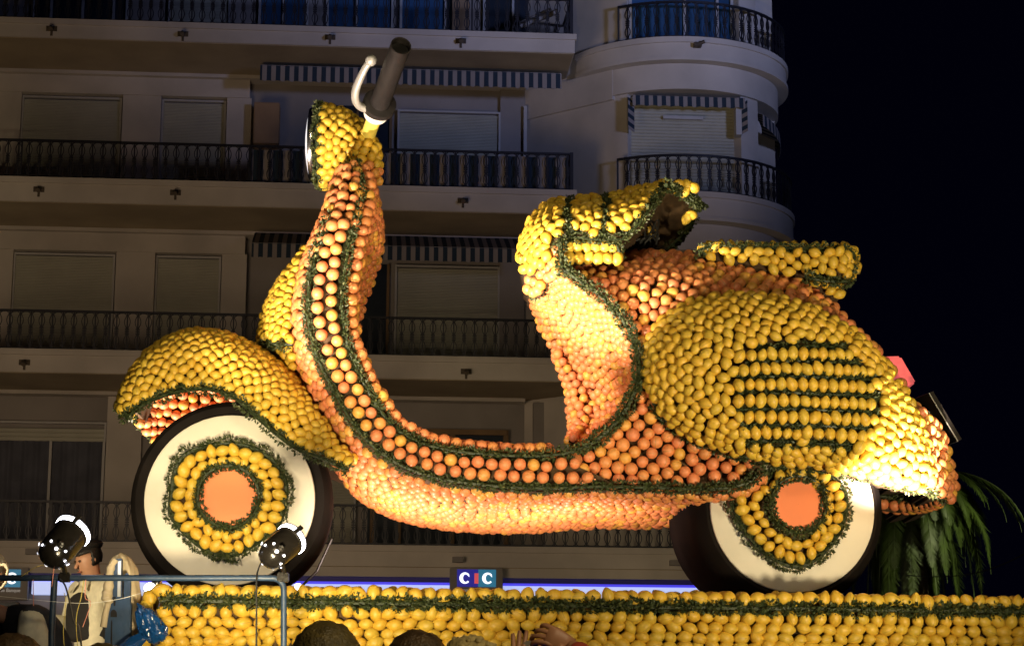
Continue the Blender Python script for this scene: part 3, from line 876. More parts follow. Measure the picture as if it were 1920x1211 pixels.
def awning(p0, p1, yv0, yv1, d, parent, zback):
    ua, ub = U(p0, yv0, d), U(p1, yv0, d); z0 = Z((p0 + p1) / 2, yv0, d); z1 = Z((p0 + p1) / 2, yv1, d)
    us = np.linspace(ua, ub, 260)
    cols = [[(u, -.35, zback), (u, -(d - .04), z0 + .02), (u, -d, z0 - .01), (u, -d - .01 - .008 * math.sin(u * 31), z1 + .022 * abs(math.cos((u - ua) / .157 * PI)))] for u in us]
    o = striped('awning', cols, us - ua + 40, 'awning', parent)
    mb = MB(); lbox(mb, ua, ub, d - .06, d - .012, z0 - .03, z0 + .012); obj('awning_bar', mb, 'frame', o)
awning(488, 1053, 131, 161, 1.25, bld, FL['A'][1] - .05)
awning(472, 1010, 462, 490, 1.25, bld, FL['B'][1] - .05)
# striped cloth tied behind the railing of the second balcony
zt = FL['B'][0]
us = np.linspace(U(468, 300, 1.88), uE - .1, 160)
striped('balcony_cloth', [[(u, -1.88 - .01 * math.sin(u * 19), zt + .04), (u, -1.88 - .01 * math.sin(u * 19 + .6), zt + RH - .06)] for u in us], us + 40, 'screen_stripe', bld)
# tower awning: valance, drooping sides, then the one round the corner
zw = tops['B'] - .55; zt = FL['B'][0]
us = np.linspace(-.98, .98, 150)
striped('tower_awning', [[(uT + u, -1.5, zw - .06), (uT + u, -1.82, zw - .12), (uT + u, -1.83 - .006 * math.sin(u * 40), zw - .31 + .02 * abs(math.cos(u * 15)))] for u in us], us + 40, 'awning_s', tower)
for sx, k in ((-1.0, 1), (.98, -1)):
    zs = np.linspace(0, .55, 30)
    striped('awning_side', [[(uT + sx - .05 * k + .12 * k * q, -1.78 + .1 * q, zw - .14 - z - .05 * q) for q in (0, .33, .66, 1)] for z in zs], zs * 1.0 + 40, 'awning_s', tower)
mb = MB(); mb.box(uT + .83, uT + .93, -1.75, -1.55, zw - .75, zw - .2); mb.box(uT - .4, uT + .3, -1.50, -1.44, zw - .42, zw - .36); obj('awning_arm', mb, 'frame', tower)
an = np.linspace(46, 92, 60)
striped('tower_awning', [[(uT + 1.6 * math.sin(rad(a)), -1.6 * math.cos(rad(a)), zw - .1 - .2 * (a - 46) / 46), (uT + 1.92 * math.sin(rad(a)), -1.92 * math.cos(rad(a)), zw - .25 - .2 * (a - 46) / 46), (uT + 1.93 * math.sin(rad(a)), -1.93 * math.cos(rad(a)), zw - .46 - .2 * (a - 46) / 46)] for a in an], rad(1) * an * 1.9, 'awning_s', tower)

# ------------------------------------------------------------------ palm far behind on the right
pc = V(1700, 895, 40.0)
palm = thing('palm_tree', 'feathery palm tree with drooping fronds behind the scooter rear wheel', 'tree', (pc.x, pc.y, 0))
mb = MB(); mb.tube([(pc.x + .1 * math.sin(q * 3), pc.y, pc.z * q) for q in np.linspace(0, 1, 12)], [.30 - .06 * q for q in np.linspace(0, 1, 12)], 10)
obj('trunk', mb, 'palm_trunk', palm, smooth=True)
for i in range(100):
    az = 2 * PI * i * .381966 + .3; el0 = random.uniform(-.85, .45); ln = random.uniform(2.0, 3.3)
    mb = MB(); p = Vector(pc); pts = [p.copy()]; el = el0; dirh = Vector((math.cos(az), math.sin(az), 0)); N = 26
    for k in range(N):
        el -= .050 + .04 * (k / N); el = max(el, -1.5)
        p = p + (dirh * math.cos(el) + Vector((0, 0, math.sin(el)))) * (ln / N); pts.append(p.copy())
    mb.tube(pts, [.03 * (1 - .8 * k / N) for k in range(N + 1)], 4)
    sd = Vector((-dirh.y, dirh.x, 0))
    for k in range(2, N + 1):
        tg = (pts[k] - pts[k - 1]).normalized()
        for s in (-1, 1):
            for hh in (0, .25, .5, .75):
                b = pts[k - 1].lerp(pts[k], hh); l = .36 * (math.sin(PI * min(1, (k + hh) / N * .92 + .1)) ** .6) * random.uniform(.8, 1.1)
                dr = (sd * s * .8 + tg * .75 + Vector((0, 0, -.35)) + Vector((random.gauss(0, .1),) * 3)).normalized(); wd = tg * .026
                mb.add([b - wd, b + wd, b + dr * l], [(0, 1, 2)])
    obj('frond', mb, 'palm_leaf', palm)
mb = MB(); a, b = V(1700, 1078, 30), V(1990, 995, 30); mb.tube([a.lerp(b, t) - Vector((0, 0, .25 * math.sin(PI * t))) for t in np.linspace(0, 1, 16)], .008, 5)
tag(obj('overhead_cable', mb, 'wire'), 'thin dark cable strung across the night sky beside the palm', 'cable')

# ================================================================== THE SCOOTER
LD, OD = .067, .079          # lemon and orange spacing
YN, YM, YF = 12.95, 13.85, 14.75
sc_loc = P(900, 1125, YM)
sco = thing('citrus_scooter', 'giant scooter covered in lemons and oranges with dark green leaf trim', 'scooter', sc_loc)

# --- curves of the leg shield and floor (near edge), pixels with depth
def ydepth(y):   # the shield narrows towards its top
    return YN + .34 * max(0.0, min(1.0, (450 - y) / 140)) ** 1.4
G1p = [(648, 318), (636, 352), (622, 398), (606, 440), (591, 485), (582, 530), (577, 580), (583, 625), (595, 668), (617, 715), (650, 775), (686, 824), (730, 860), (772, 882), (827, 899), (883, 907), (940, 913), (1000, 916), (1060, 915), (1120, 913), (1200, 914), (1280, 917), (1345, 917), (1398, 907), (1428, 884)]
G2p = [(664, 312), (675, 338), (677, 365), (671, 396), (664, 426), (656, 455), (650, 490), (644, 530), (641, 570), (644, 607), (651, 642), (664, 680), (682, 718), (706, 760), (738, 801), (766, 819), (804, 836), (862, 848), (920, 853), (990, 856), (1050, 853)]
G3p = [(1050, 853), (1096, 840), (1132, 815), (1163, 783), (1185, 745), (1197, 705), (1194, 665), (1181, 625), (1160, 591), (1135, 564), (1105, 541), (1076, 521), (1054, 505)]
G1 = pix_curve([(x, y, ydepth(y)) for x, y in G1p], YN)
G2 = pix_curve([(x, y, ydepth(y)) for x, y in G2p], YN)
G3 = pix_curve(G3p, YN)


def side_normal(c, t):
    """Outward normal (left of / below the leg shield) in the side plane."""
    e = 4e-3; d = c(np.minimum(t + e, 1)) - c(np.maximum(t - e, 0)); tx, tz = d[:, 0], d[:, 2]
    n = np.stack([tz, np.zeros_like(tx), -tx], -1); return n / np.maximum(np.linalg.norm(n, axis=1, keepdims=True), 1e-9)


# --- leg shield and floor board
shield = None
def S_outer(t, v):      # front of the shield, underside of the floor
    p = G1(t); n = side_normal(G1, t)
    b = np.interp(t, [0, .15, .3, .45, .55, .75, 1], [.10, .17, .17, .22, .13, .05, .03]) * np.sin(PI * v * .78) ** .8
    wid = 2 * (YM - p[:, 1]) * np.interp(t, [0, .86, .93, 1], [1, 1, .8, .35])
    q = p + n * b[:, None]; q[:, 1] = p[:, 1] + wid * v
    return q


def S_inner(t, v):      # face towards the rider
    p = G2(t); n = side_normal(G2, t)
    b = .115 * np.sin(PI * v * .78) * np.interp(t, [0, .12, .25, .5, .62], [-.6, -.2, .8, 1, .3])
    q = p + n * b[:, None]; q[:, 1] = p[:, 1] + 2 * (YM - p[:, 1]) * v
    return q


TB = .795               # part of G1 that faces G2
def S_band(t, v):       # near edge between the two garlands
    a, b = G1(t * TB), G2(t); q = a + (b - a) * v[:, None]; q[:, 1] -= .05 * np.sin(PI * v)
    return q


shield = grid_obj('leg_shield', S_outer, 70, 14, sco, inset=.02, sign=1)
inner = grid_obj('shield_lining', S_inner, 60, 12, sco, inset=.02, sign=-1)
band = grid_obj('floor_edge', S_band, 70, 5, sco, inset=.03, sign=1)


def check_sign(S, want, u=.5, v=.5):
    e = 1e-3; a = np.array([u]); b = np.array([v])
    n = np.cross(S(a + e, b) - S(a - e, b), S(a, b + e) - S(a, b - e))[0]
    return 1 if n @ np.array(want, float) > 0 else -1


G1d, G2d, G3d = G1(np.linspace(0, 1, 260)), G2(np.linspace(0, 1, 220)), G3(np.linspace(0, 1, 120))
# two columns of oranges on the band
for col, v0 in ((0, .30), (1, .68)):
    n = int(G2.len / (OD * 1.0))
    for k in range(n):
        t = (k + .5 * col + .25) / n
        if t > .995: continue
        ta, va = np.array([t]), np.array([v0])
        p = S_band(ta, va)[0] + np.array([random.gauss(0, .004), 0, random.gauss(0, .004)])
        d = OD * random.uniform(.93, 1.07) * (1.0 if t > .06 else .9)
        if not near(p, d * .8): put(p - np.array([0, d * .25, 0]), (0, -1, 0), 'orange', d, band, 'scooter')
# edge column on the rider's side of the inner garland
n = int(G2.len / (OD * .98)); gn = side_normal(G2, np.linspace(0, 1, 300))
for k in range(n):
    t = (k + .6) / n
    if t > .985: continue
    nn_ = gn[int(t * 299)]; d = OD * random.uniform(.9, 1.08)
    for lay, (o1, o2) in enumerate(((.060, .045), (.066, .12))):
        tt = min(.99, t + lay * .5 / n)
        put(G2(tt) - nn_ * o1 + np.array([0, o2, 0]) + rng.normal(0, .004, 3), -nn_ + np.array([0, -.4, 0]), 'orange', d, band, 'scooter')
so = check_sign(S_outer, (-.2, 0, -1), .6); si = check_sign(S_inner, (1, 0, .3), .3)
pack(S_band, 'orange', OD * .86, band, 'scooter', 120, 40, mask=lambda u, v, X, Y: (u < .2), sign=check_sign(S_band, (0, -1, 0)), tight=.82)
pack(S_outer, 'orange', OD * .97, shield, 'scooter', 330, 90, sign=so, key=lambda u, v, X, Y: v * 100 + 0 * u, avoid=[(G1d, .035)], tight=.82)
pack(S_inner, 'orange', OD * .95, inner, 'scooter', 300, 90, mask=lambda u, v, X, Y: (u < .60) | (v < .34), sign=si, key=lambda u, v, X, Y: v * 100, avoid=[(G2d, .035)])
k0 = int(len(G1d) * .10)
garland(G1d[k0:] + [0, -.03, 0], .052, band); garland(G2d + [0, -.03, 0], .048, band)

# --- front fairing (lemons) on the shield nose
def S_fair(a, v):
    th = (a - .5) * PI
    py = 470 + 170 * v; top = np.array([566, 470]); cx = np.interp(py, [470, 540, 600, 640], [576, 560, 556, 556]); pr = np.interp(v, [0, .3, .6, 1], [2, 30, 52, 66])
    px = cx - pr * np.cos(th) ** .8; hw = np.interp(v, [0, 1], [.10, .42])
    return P(px, py, 13.72 + hw * np.sin(th))
fair = grid_obj('nose_fairing', S_fair, 18, 16, sco, inset=.03, sign=check_sign(S_fair, (-1, -.3, 0), .4))
pack(S_fair, 'lemon', LD * .98, fair, 'scooter', 110, 110, sign=check_sign(S_fair, (-1, -.3, 0), .4), key=lambda u, v, X, Y: v * 100)
gp = S_fair(np.linspace(.02, .75, 30), np.full(30, 1.03)); garland(gp, .06, fair, normal=(-.4, -.8, .2))
def S_fair2(a, v):
    th = (a - .5) * PI
    py = 655 + 42 * v; pr = np.interp(v, [0, 1], [42, 18]); px = 562 - pr * np.cos(th) ** .8
    return P(px, py, 13.72 + .34 * np.sin(th))
pack(S_fair2, 'lemon', LD, fair, 'scooter', 60, 30, sign=check_sign(S_fair2, (-1, -.3, 0), .4), key=lambda u, v, X, Y: v * 100)

# --- front mudguard
YG = 13.62
MEp = [(240, 786), (256, 768), (290, 749), (330, 736), (372, 730), (410, 734), (445, 750), (482, 782), (520, 815), (560, 843), (605, 860), (655, 884)]
MCp = [(242, 770), (255, 724), (284, 679), (323, 648), (368, 633), (420, 636), (464, 653), (512, 682), (560, 724), (602, 764), (640, 822), (676, 860)]
ME = pix_curve(MEp, 13.02); MC = pix_curve(MCp, YG)
def S_mud(t, f):
    th = f * PI / 2
    a, b = ME(t), MC(t); s_, c_ = np.sin(th)[:, None], np.abs(np.cos(th))[:, None]
    q = a + (b - a) * s_ ** .9
    q[:, 1] = YG + (a[:, 1] - YG) * np.sign(np.cos(th)) * np.abs(np.cos(th)) ** .85
    return q
def S_mud2(t, f): return S_mud(t, f * 2)
mud = grid_obj('front_mudguard', S_mud2, 44, 24, sco, inset=.02, sign=check_sign(S_mud2, (0, -1, .3), .5, .2), thickness=.03)
sm = check_sign(S_mud2, (0, -1, .3), .5, .2)
MEd = ME(np.linspace(0, 1, 160))
pack(S_mud2, 'lemon', LD * 1.0, mud, 'scooter', 330, 230, sign=sm, key=lambda u, v, X, Y: v * 100, v0=.02, v1=.68, avoid=[(MEd, .022)], tight=.82)
def S_mudin(t, f):
    q = S_mud(t, 2 - f); q[:, 1] -= .07; q[:, 2] -= .02; return q
pack(S_mudin, 'orange', OD * .97, mud, 'scooter', 200, 90, mask=lambda u, v, X, Y: u < .55, sign=check_sign(S_mudin, (0, -1, -.1), .25, .3), key=lambda u, v, X, Y: v * 100, v0=.12, v1=.85)
garland(MEd + [0, -.02, 0], .058, mud)
far = S_mud(np.linspace(0, .6, 60), np.full(60, 2.0)); garland(far, .06, mud)
tip = np.stack([S_mud(np.array([.0]), np.array([q]))[0] for q in np.linspace(0, 2, 24)]); garland(tip, .06, mud, normal=(-1, -.3, 0))

# --- rear body
COWL = [(1209, 690), (1217, 640), (1242, 602), (1290, 572), (1370, 557), (1450, 561), (1530, 584), (1600, 626), (1660, 690), (1708, 760), (1733, 830), (1743, 885), (1742, 918), (1690, 908), (1640, 895), (1600, 886), (1530, 870), (1440, 860), (1350, 838), (1285, 815), (1243, 780), (1217, 730)]
BODY = [(1054, 500), (1110, 484), (1200, 480), (1290, 484), (1330, 492), (1420, 503), (1500, 524), (1548, 560), (1570, 592), (1640, 660), (1690, 730), (1738, 800), (1745, 880), (1740, 905), (1640, 890), (1530, 866), (1440, 862), (1428, 884), (1398, 905), (1345, 915), (1280, 915), (1120, 912), (1060, 914), (1050, 853)] + [(x, y) for x, y in G3p[1:]]
def body_depth(px, py):
    top = np.interp(px, [1050, 1200, 1300, 1420, 1500, 1550, 1600, 1700, 1745], [478, 476, 480, 498, 520, 556, 610, 735, 800])
    ref = top + 105
    q = np.clip((ref - py) / 105, 0, .995)
    return 13.0 + .85 * (1 - np.sqrt(1 - q ** 2)) + .0006 * np.maximum(px - 1560, 0)
body = patch_obj('rear_body', BODY, body_depth, sco, 14.7)
cc = np.array([1452, 738.0]); _cp = np.array(COWL, float)
_ca = np.arctan2(_cp[:, 1] - cc[1], _cp[:, 0] - cc[0]); _cr = np.hypot(_cp[:, 0] - cc[0], _cp[:, 1] - cc[1]); _o = np.argsort(_ca)
_cang = np.r_[_ca[_o][-1] - 2 * PI, _ca[_o], _ca[_o][0] + 2 * PI]; _crad = np.r_[_cr[_o][-1], _cr[_o], _cr[_o][0]]
def cowl_depth(px, py):
    a = np.arctan2(py - cc[1], px - cc[0]); r = np.hypot(px - cc[0], py - cc[1]) / np.interp(a, _cang, _crad)
    return 12.98 - .42 * (1 - np.clip(r, 0, 1) ** 2.4) ** .6
cowl = patch_obj('side_cowl', COWL, cowl_depth, sco, 13.3)
# louvre garlands and the lemon rows between them
VG = [((1418, 655), (1500, 650), (1585, 652)), ((1398, 680), (1500, 677), (1612, 682)), ((1380, 709), (1500, 706), (1640, 713)), ((1378, 738), (1500, 737), (1648, 745)), ((1380, 767), (1500, 767), (1645, 775)), ((1388, 796), (1500, 797), (1632, 803)), ((1400, 826), (1500, 829), (1600, 834))]
vent_av = []
for g in VG:
    q = catmull(g, 40); pth = P(q[:, 0], q[:, 1], cowl_depth(q[:, 0], q[:, 1]) + .012)
    vent_av.append(pth); garland(pth, .050, cowl, dens=1700, leaf=.022)
for i in range(len(VG) - 1):
    q = catmull([((a[0] + b[0]) / 2, (a[1] + b[1]) / 2) for a, b in zip(VG[i], VG[i + 1])], 60)
    p3 = P(q[:, 0], q[:, 1], cowl_depth(q[:, 0], q[:, 1])); L = np.r_[0, np.cumsum(np.linalg.norm(np.diff(p3, axis=0), axis=1))]
    s = random.uniform(0, .02)
    while s < L[-1]:
        d = .070 * random.uniform(.92, 1.08); p = np.array([np.interp(s, L, p3[:, k]) for k in range(3)]); p[2] += random.gauss(0, .003)
        put(p - np.array([0, d * .25, 0]), (0, -1, 0), 'lemon', d * .97, cowl, 'scooter', axis=(random.gauss(0, .2), random.gauss(-.3, .2), random.choice([-1, 1])))
        s += d * .93
cb = catmull([(1225, 755), (1250, 790), (1290, 820), (1350, 843), (1440, 866), (1530, 875), (1600, 890), (1640, 899), (1690, 911), (1738, 922)], 10)
cbot = P(cb[:, 0], cb[:, 1], cowl_depth(cb[:, 0], cb[:, 1]) * 0 + 12.93)
pack_patch(COWL, cowl_depth, 'lemon', LD * 1.06, cowl, 'scooter', avoid=[(v, .010) for v in vent_av] + [(cbot, .02)], tight=.82)
garland(cbot, .048, cowl)
# oranges on the body side
SEATMASK = [(975, 380), (1320, 340), (1300, 400), (1240, 470), (1165, 496), (1052, 500), (975, 520)]
pack_patch(BODY, body_depth, 'orange', OD * 1.07, body, 'scooter', avoid=[(G3d, .04), (G1d, .035), (cbot, .02)], extra=lambda X, Y: ~inside(np.array(COWL) * 1.0, X, Y + 2), tight=.76)
garland(G3d + [0, -.04, 0], .068, body, dens=1500)
# strip of oranges on the rear edge, and the lip under it
STRIP = [(1722, 772), (1748, 795), (1764, 822), (1773, 855), (1782, 885), (1788, 922), (1776, 938), (1745, 925), (1742, 885), (1732, 820)]
dstrip = lambda px, py: 13.02 + .55 * (np.clip((px - np.interp(py, [770, 820, 930], [1715, 1728, 1742])) / 48, 0, 1)) ** 2
rear = patch_obj('rear_edge', STRIP, dstrip, sco, 14.6)
pack_patch(STRIP, dstrip, 'orange', OD * .98, rear, 'scooter')
lipc = catmull([(1648, 944, 13.9), (1690, 949, 13.85), (1735, 945, 13.6), (1765, 936, 13.35)], 10); lip3 = P(lipc[:, 0], lipc[:, 1], lipc[:, 2])
mb = MB(); mb.tube([tuple(x) for x in lip3], .045, 8); lip = obj('rear_lip', mb, 'hull', sco)
for off in (0, .065):
    Ls = np.r_[0, np.cumsum(np.linalg.norm(np.diff(lip3, axis=0), axis=1))]
    for s in np.arange(.02 + off / 2, Ls[-1], OD * .95):
        p = np.array([np.interp(s, Ls, lip3[:, k]) for k in range(3)]); p += [0, -.05 + off * 1.2, -.005 - off * .2]
        put(p, (0, -1, -.3), 'orange', OD, lip, 'scooter')
garland(lip3 + [0, -.05, .045], .055, lip); garland(P(*catmull([(1742, 918, 12.95), (1755, 928, 13.1), (1772, 934, 13.3)], 8).T), .05, lip)

# --- footwell panel in front of the rear body
FFp = [(1072, 836, 13.9), (1078, 800, 14.2), (1072, 740, 14.3), (1058, 698, 14.3), (1036, 650, 14.3), (1016, 610, 14.3), (1004, 578, 14.2), (1001, 556, 14.1)]
FF = pix_curve(FFp, 14.3)
def S_foot(t, v):
    a, b = G3(.12 + t * .88), FF(t); q = a + (b - a) * v[:, None]
    bul = np.interp(t, [0, .35, .55, 1], [.06, .16, .05, -.06]) * np.sin(PI * v)        # hollow low down, full above
    q[:, 0] += bul; q[:, 1] += bul * .4
    return q
foot = grid_obj('footwell_panel', S_foot, 40, 18, sco, inset=.03, sign=check_sign(S_foot, (-1, -.4, 0)))
FFd = FF(np.linspace(0, 1, 80))
pack(S_foot, 'orange', OD * .88, foot, 'scooter', 240, 190, sign=check_sign(S_foot, (-1, -.4, 0)), key=lambda u, v, X, Y: v * 100, avoid=[(G3d, .035)], tight=.9)
# ridge standing proud along the far side
def S_ridge(t, v):
    b = FF(t * .62); w_ = np.interp(t, [0, .25, .8, 1], [.03, .12, .17, .04]); th = PI * v
    q = b.copy(); q[:, 0] += (1 - np.cos(th)) * .5 * w_ - .02; q[:, 1] -= np.sin(th) * .13 + .1
    return q
ridge = grid_obj('footwell_ridge', S_ridge, 24, 8, sco, inset=.03, sign=check_sign(S_ridge, (0, -1, 0)))
pack(S_ridge, 'orange', OD * .85, ridge, 'scooter', 120, 50, sign=check_sign(S_ridge, (0, -1, 0)), tight=.82)
gB = P(*catmull([(1056, 502, 12.98), (1035, 520, 13.2), (1015, 538, 13.5), (1002, 558, 13.9)], 10).T); garland(gB + [0, -.03, 0], .06, foot)
NOSE = [(1048, 468), (1056, 502), (1035, 518), (1012, 538), (998, 556), (993, 540), (998, 518), (1018, 500), (1034, 482)]
dnose = lambda px, py: 13.02 + .42 * np.clip((1050 - px) / 60, 0, 1) ** 1.5
nose = patch_obj('body_nose', [(x + 9, y - 3) for x, y in NOSE], dnose, sco, 13.5)
for x, y in [(1043, 470), (1030, 482), (1044, 490), (1014, 494), (1029, 501), (1043, 508), (1000, 508), (1014, 514), (1028, 520), (992, 524), (1003, 529), (1014, 534), (990, 542), (1000, 548), (1022, 507), (1036, 494), (1008, 544), (1036, 516)]:
    q = P(x, y, float(dnose(x, y)) - .03); d = OD * random.uniform(.88, 1.02); HASH.setdefault(tuple(int(math.floor(c / CELL)) for c in q), []).append((tuple(q), d)); FR.append(dict(p=Vector(q), n=Vector((-.4, -.9, 0)), kind='orange', d=d, panel=nose, owner='scooter', axis=None))

# --- saddle
SEAT = [(997, 513), (982, 502), (976, 478), (980, 448), (992, 420), (1008, 400), (1030, 386), (1062, 377), (1110, 373), (1150, 370), (1180, 361), (1215, 354), (1248, 347), (1232, 368), (1214, 398), (1190, 428), (1166, 447), (1150, 452), (1110, 449), (1070, 446), (1052, 452), (1044, 470), (1028, 490), (1012, 505)]
def seat_depth(px, py):
    top = np.interp(px, [976, 982, 1000, 1030, 1062, 1150, 1215, 1250, 1310], [452, 430, 400, 384, 374, 366, 350, 342, 342])
    q = np.clip(1 - (py - top) / 62, 0, .99); r = np.clip((1048 - px) / 76, 0, .99)
    s = np.clip(np.sqrt(q ** 2 + r ** 2), 0, .995)
    return 12.98 + .80 * (1 - np.sqrt(1 - s ** 2.2))
seat = patch_obj('saddle', SEAT, seat_depth, sco, 14.3, inset=.04)
gA = [P(*(lambda q: (q[:, 0], q[:, 1], seat_depth(q[:, 0], q[:, 1]) - .02))(catmull(g, 10))) for g in (
    [(1068, 376), (1064, 405), (1068, 445)], [(1137, 371), (1135, 405), (1130, 447)],
    [(1248, 349), (1232, 369), (1214, 398), (1190, 428), (1166, 449)], [(1166, 449), (1120, 449), (1075, 445), (1054, 450)])]
pack_patch(SEAT, seat_depth, 'lemon', LD * 1.04, seat, 'scooter', avoid=[(g, .022) for g in gA])
for g in gA: garland(g, .046, seat)
tail = P(*catmull([(1248, 349, 13.1), (1268, 358, 13.25), (1290, 372, 13.45), (1308, 392, 13.65)], 10).T)
garland(tail + [0, -.02, 0], .062, seat, dens=1500)
garland(P(*catmull([(1300, 372, 13.7), (1312, 386, 13.8), (1322, 392, 13.7)], 6).T), .05, seat)
def put_list(lst, kind, d, panel, Y, n=(0, -1, 0), axis=None):
    for x, y in lst: put(P(x, y, Y), n, kind, d * random.uniform(.94, 1.06), panel, 'scooter', axis)
put_list([(1266, 354), (1283, 360), (1274, 346), (1288, 347), (1301, 352)], 'lemon', LD * 1.1, seat, 13.3)
put_list([(1296, 403), (1288, 409)], 'lemon', LD * 1.1, seat, 13.55)
# hollow underside of the saddle: far inner face, springs
UND = [(1248, 354), (1290, 378), (1306, 398), (1286, 432), (1252, 466), (1215, 480), (1168, 455), (1192, 430), (1216, 400)]
und = patch_obj('saddle_underside', UND, lambda px, py: 13.75 + 0 * px, sco, 14.2)
farl = catmull([(1303, 405), (1284, 436), (1252, 466), (1225, 478)], 10); garland(P(farl[:, 0], farl[:, 1], 13.72 + 0 * farl[:, 0]), .05, und, dens=700)
put_list([(1205, 437), (1214, 430), (1222, 440), (1196, 446)], 'lemon', LD, und, 13.7)
for k, (cx, cy, sx, sy) in enumerate([(1222, 428, 13, 17), (1216, 452, 16, 13), (1235, 470, 14, 8), (1208, 462, 12, 15), (1186, 452, 14, 6)]):
    mb = MB(); mb.tube([V(cx + sx * math.sin(2 * PI * q * 2.0 + k), cy + sy * math.cos(2 * PI * q * 3.1 + k) + 6 * q, 13.55 + .1 * q) for q in np.linspace(0, 1, 40)], .007, 5)
    obj('spring_wire', mb, 'wire', und)
SUB = [(1056, 452), (1155, 453), (1160, 486), (1058, 487)]
sub = patch_obj('saddle_support', SUB, lambda px, py: 13.03 + 0 * px, sco, 14.2)
for i in range(6): put_list([(1066 + 17 * i, 463)], 'lemon', LD * 1.05, sub, 13.00, axis=(0.1, 0, 1))
for i in range(6): put_list([(1068 + 18 * i, 484)], 'lemon', LD * 1.12, sub, 13.00, axis=(0.1, 0, 1))
garland(P(*catmull([(1050, 448, 12.94), (1050, 470, 12.93), (1055, 505, 12.93)], 8).T), .062, sub)
garland(P(*catmull([(1152, 452, 12.98), (1160, 470, 12.98), (1164, 482, 13.02)], 8).T), .05, sub)

# --- rear rack / pillion pad
RACK = [(1312, 468), (1330, 464), (1480, 465), (1560, 466), (1598, 470), (1603, 500), (1594, 522), (1562, 520), (1516, 520), (1494, 512), (1400, 510), (1325, 508)]
drack = lambda px, py: 13.35 - .0005 * (px - 1312) + .35 * np.clip((px - 1575) / 30, 0, 1) ** 2
rack = patch_obj('pillion_pad', RACK, drack, sco, 14.2)
gR = P(*catmull([(1312, 482, 13.3), (1320, 465, 13.3), (1400, 463, 13.3), (1500, 465, 13.25), (1592, 470, 13.25), (1600, 495, 13.3), (1596, 518, 13.25), (1590, 533, 13.3)], 10).T)
garland(gR, .040, rack); garland(P(*catmull([(1508, 518, 13.2), (1545, 527, 13.2), (1594, 527, 13.25)], 8).T), .055, rack)
pack_patch(RACK, drack, 'lemon', LD * 1.03, rack, 'scooter', avoid=[(gR, .012)])
for i in range(14): put_list([(1332 + 19.5 * i, 461 + .2 * i)], 'lemon', LD, rack, 13.5)
RB = [(1524, 528), (1584, 534), (1576, 550), (1566, 562), (1550, 556), (1536, 545)]
rb = patch_obj('tail_bracket', RB, lambda px, py: 13.3 + 0 * px, sco, 14.0)
pack_patch(RB, lambda px, py: 13.3 + 0 * px, 'lemon', LD, rb, 'scooter')

# --- headlamp and steering head
YH = 13.80
hc = np.array(P(650, 276, YH)); kx = YH / F_PX / math.cos(PITCH) * 1.0
def S_head(a, v):
    th = a * 2 * PI; px = 609 + 78 * v; r = np.interp(v, [0, .5, 1], [.258, .245, .16])
    c = P(px, 274 + 14 * v, np.full(px.shape, YH)); c[:, 1] -= r * np.cos(th); c[:, 2] += r * np.sin(th)
    return c
head = grid_obj('headlamp_housing', S_head, 40, 8, sco, inset=.03, sign=check_sign(S_head, (0, -1, 0), .01))
pack(S_head, 'lemon', LD * 1.0, head, 'scooter', 330, 60, mask=lambda u, v, X, Y: (u < .34) | (u > .66), sign=check_sign(S_head, (0, -1, 0), .01), key=lambda u, v, X, Y: v * 100)
cA, cB = V(609, 274, YH), V(585, 274, YH); ax = (cB - cA).normalized()
ring = [cA + ax * .028 + Vector((0, -math.cos(q), math.sin(q))) * .272 for q in np.linspace(0, 2 * PI, 50)]
for dx in (0.0,): garland([np.array(p + ax * dx * .8) for p in ring], .055, head, normal=(0, -1, 0), nfun=lambda q: q - np.array(cA))
mb = MB(); mb.lathe([(.0, -.02), (.258, -.02), (.266, .0), (.260, .02), (.245, .022)], cA + ax * .078, ax, 40); rim = obj('lamp_rim', mb, 'chrome', head, smooth=True)
mb = MB(); mb.lathe([(.24, 0), (.20, .022), (.12, .036), (.0, .04)], cA + ax * .088, ax, 40); obj('lens', mb, 'lens', rim, smooth=True)
def S_neck(a, v):
    th = a * 2 * PI; py = 266 + 79 * v; r = np.interp(v, [0, .12, .5, 1], [.05, .075, .085, .085])
    c = P(np.interp(py, [250, 300, 345], [684, 684, 682]), py, np.full(py.shape, 13.62)); c[:, 0] += r * np.sin(th); c[:, 1] -= r * np.cos(th)
    return c
neck = grid_obj('steering_head', S_neck, 20, 8, sco, inset=.03, sign=check_sign(S_neck, (0, -1, 0), .01))
for kd, a, b in (('lemon', 0, .62), ('orange', .62, 1.0)):
    pack(S_neck, kd, LD * 1.02 if kd == 'lemon' else OD * .95, neck, 'scooter', 110, 80, mask=lambda u, v, X, Y: ((u < .3) | (u > .7)) & (v >= a) & (v <= b), sign=check_sign(S_neck, (0, -1, 0), .01), key=lambda u, v, X, Y: v * 100)
garland(P(*catmull([(664, 312, 13.44), (660, 304, 13.45), (672, 320, 13.42), (684, 344, 13.40)], 8).T), .07, neck)

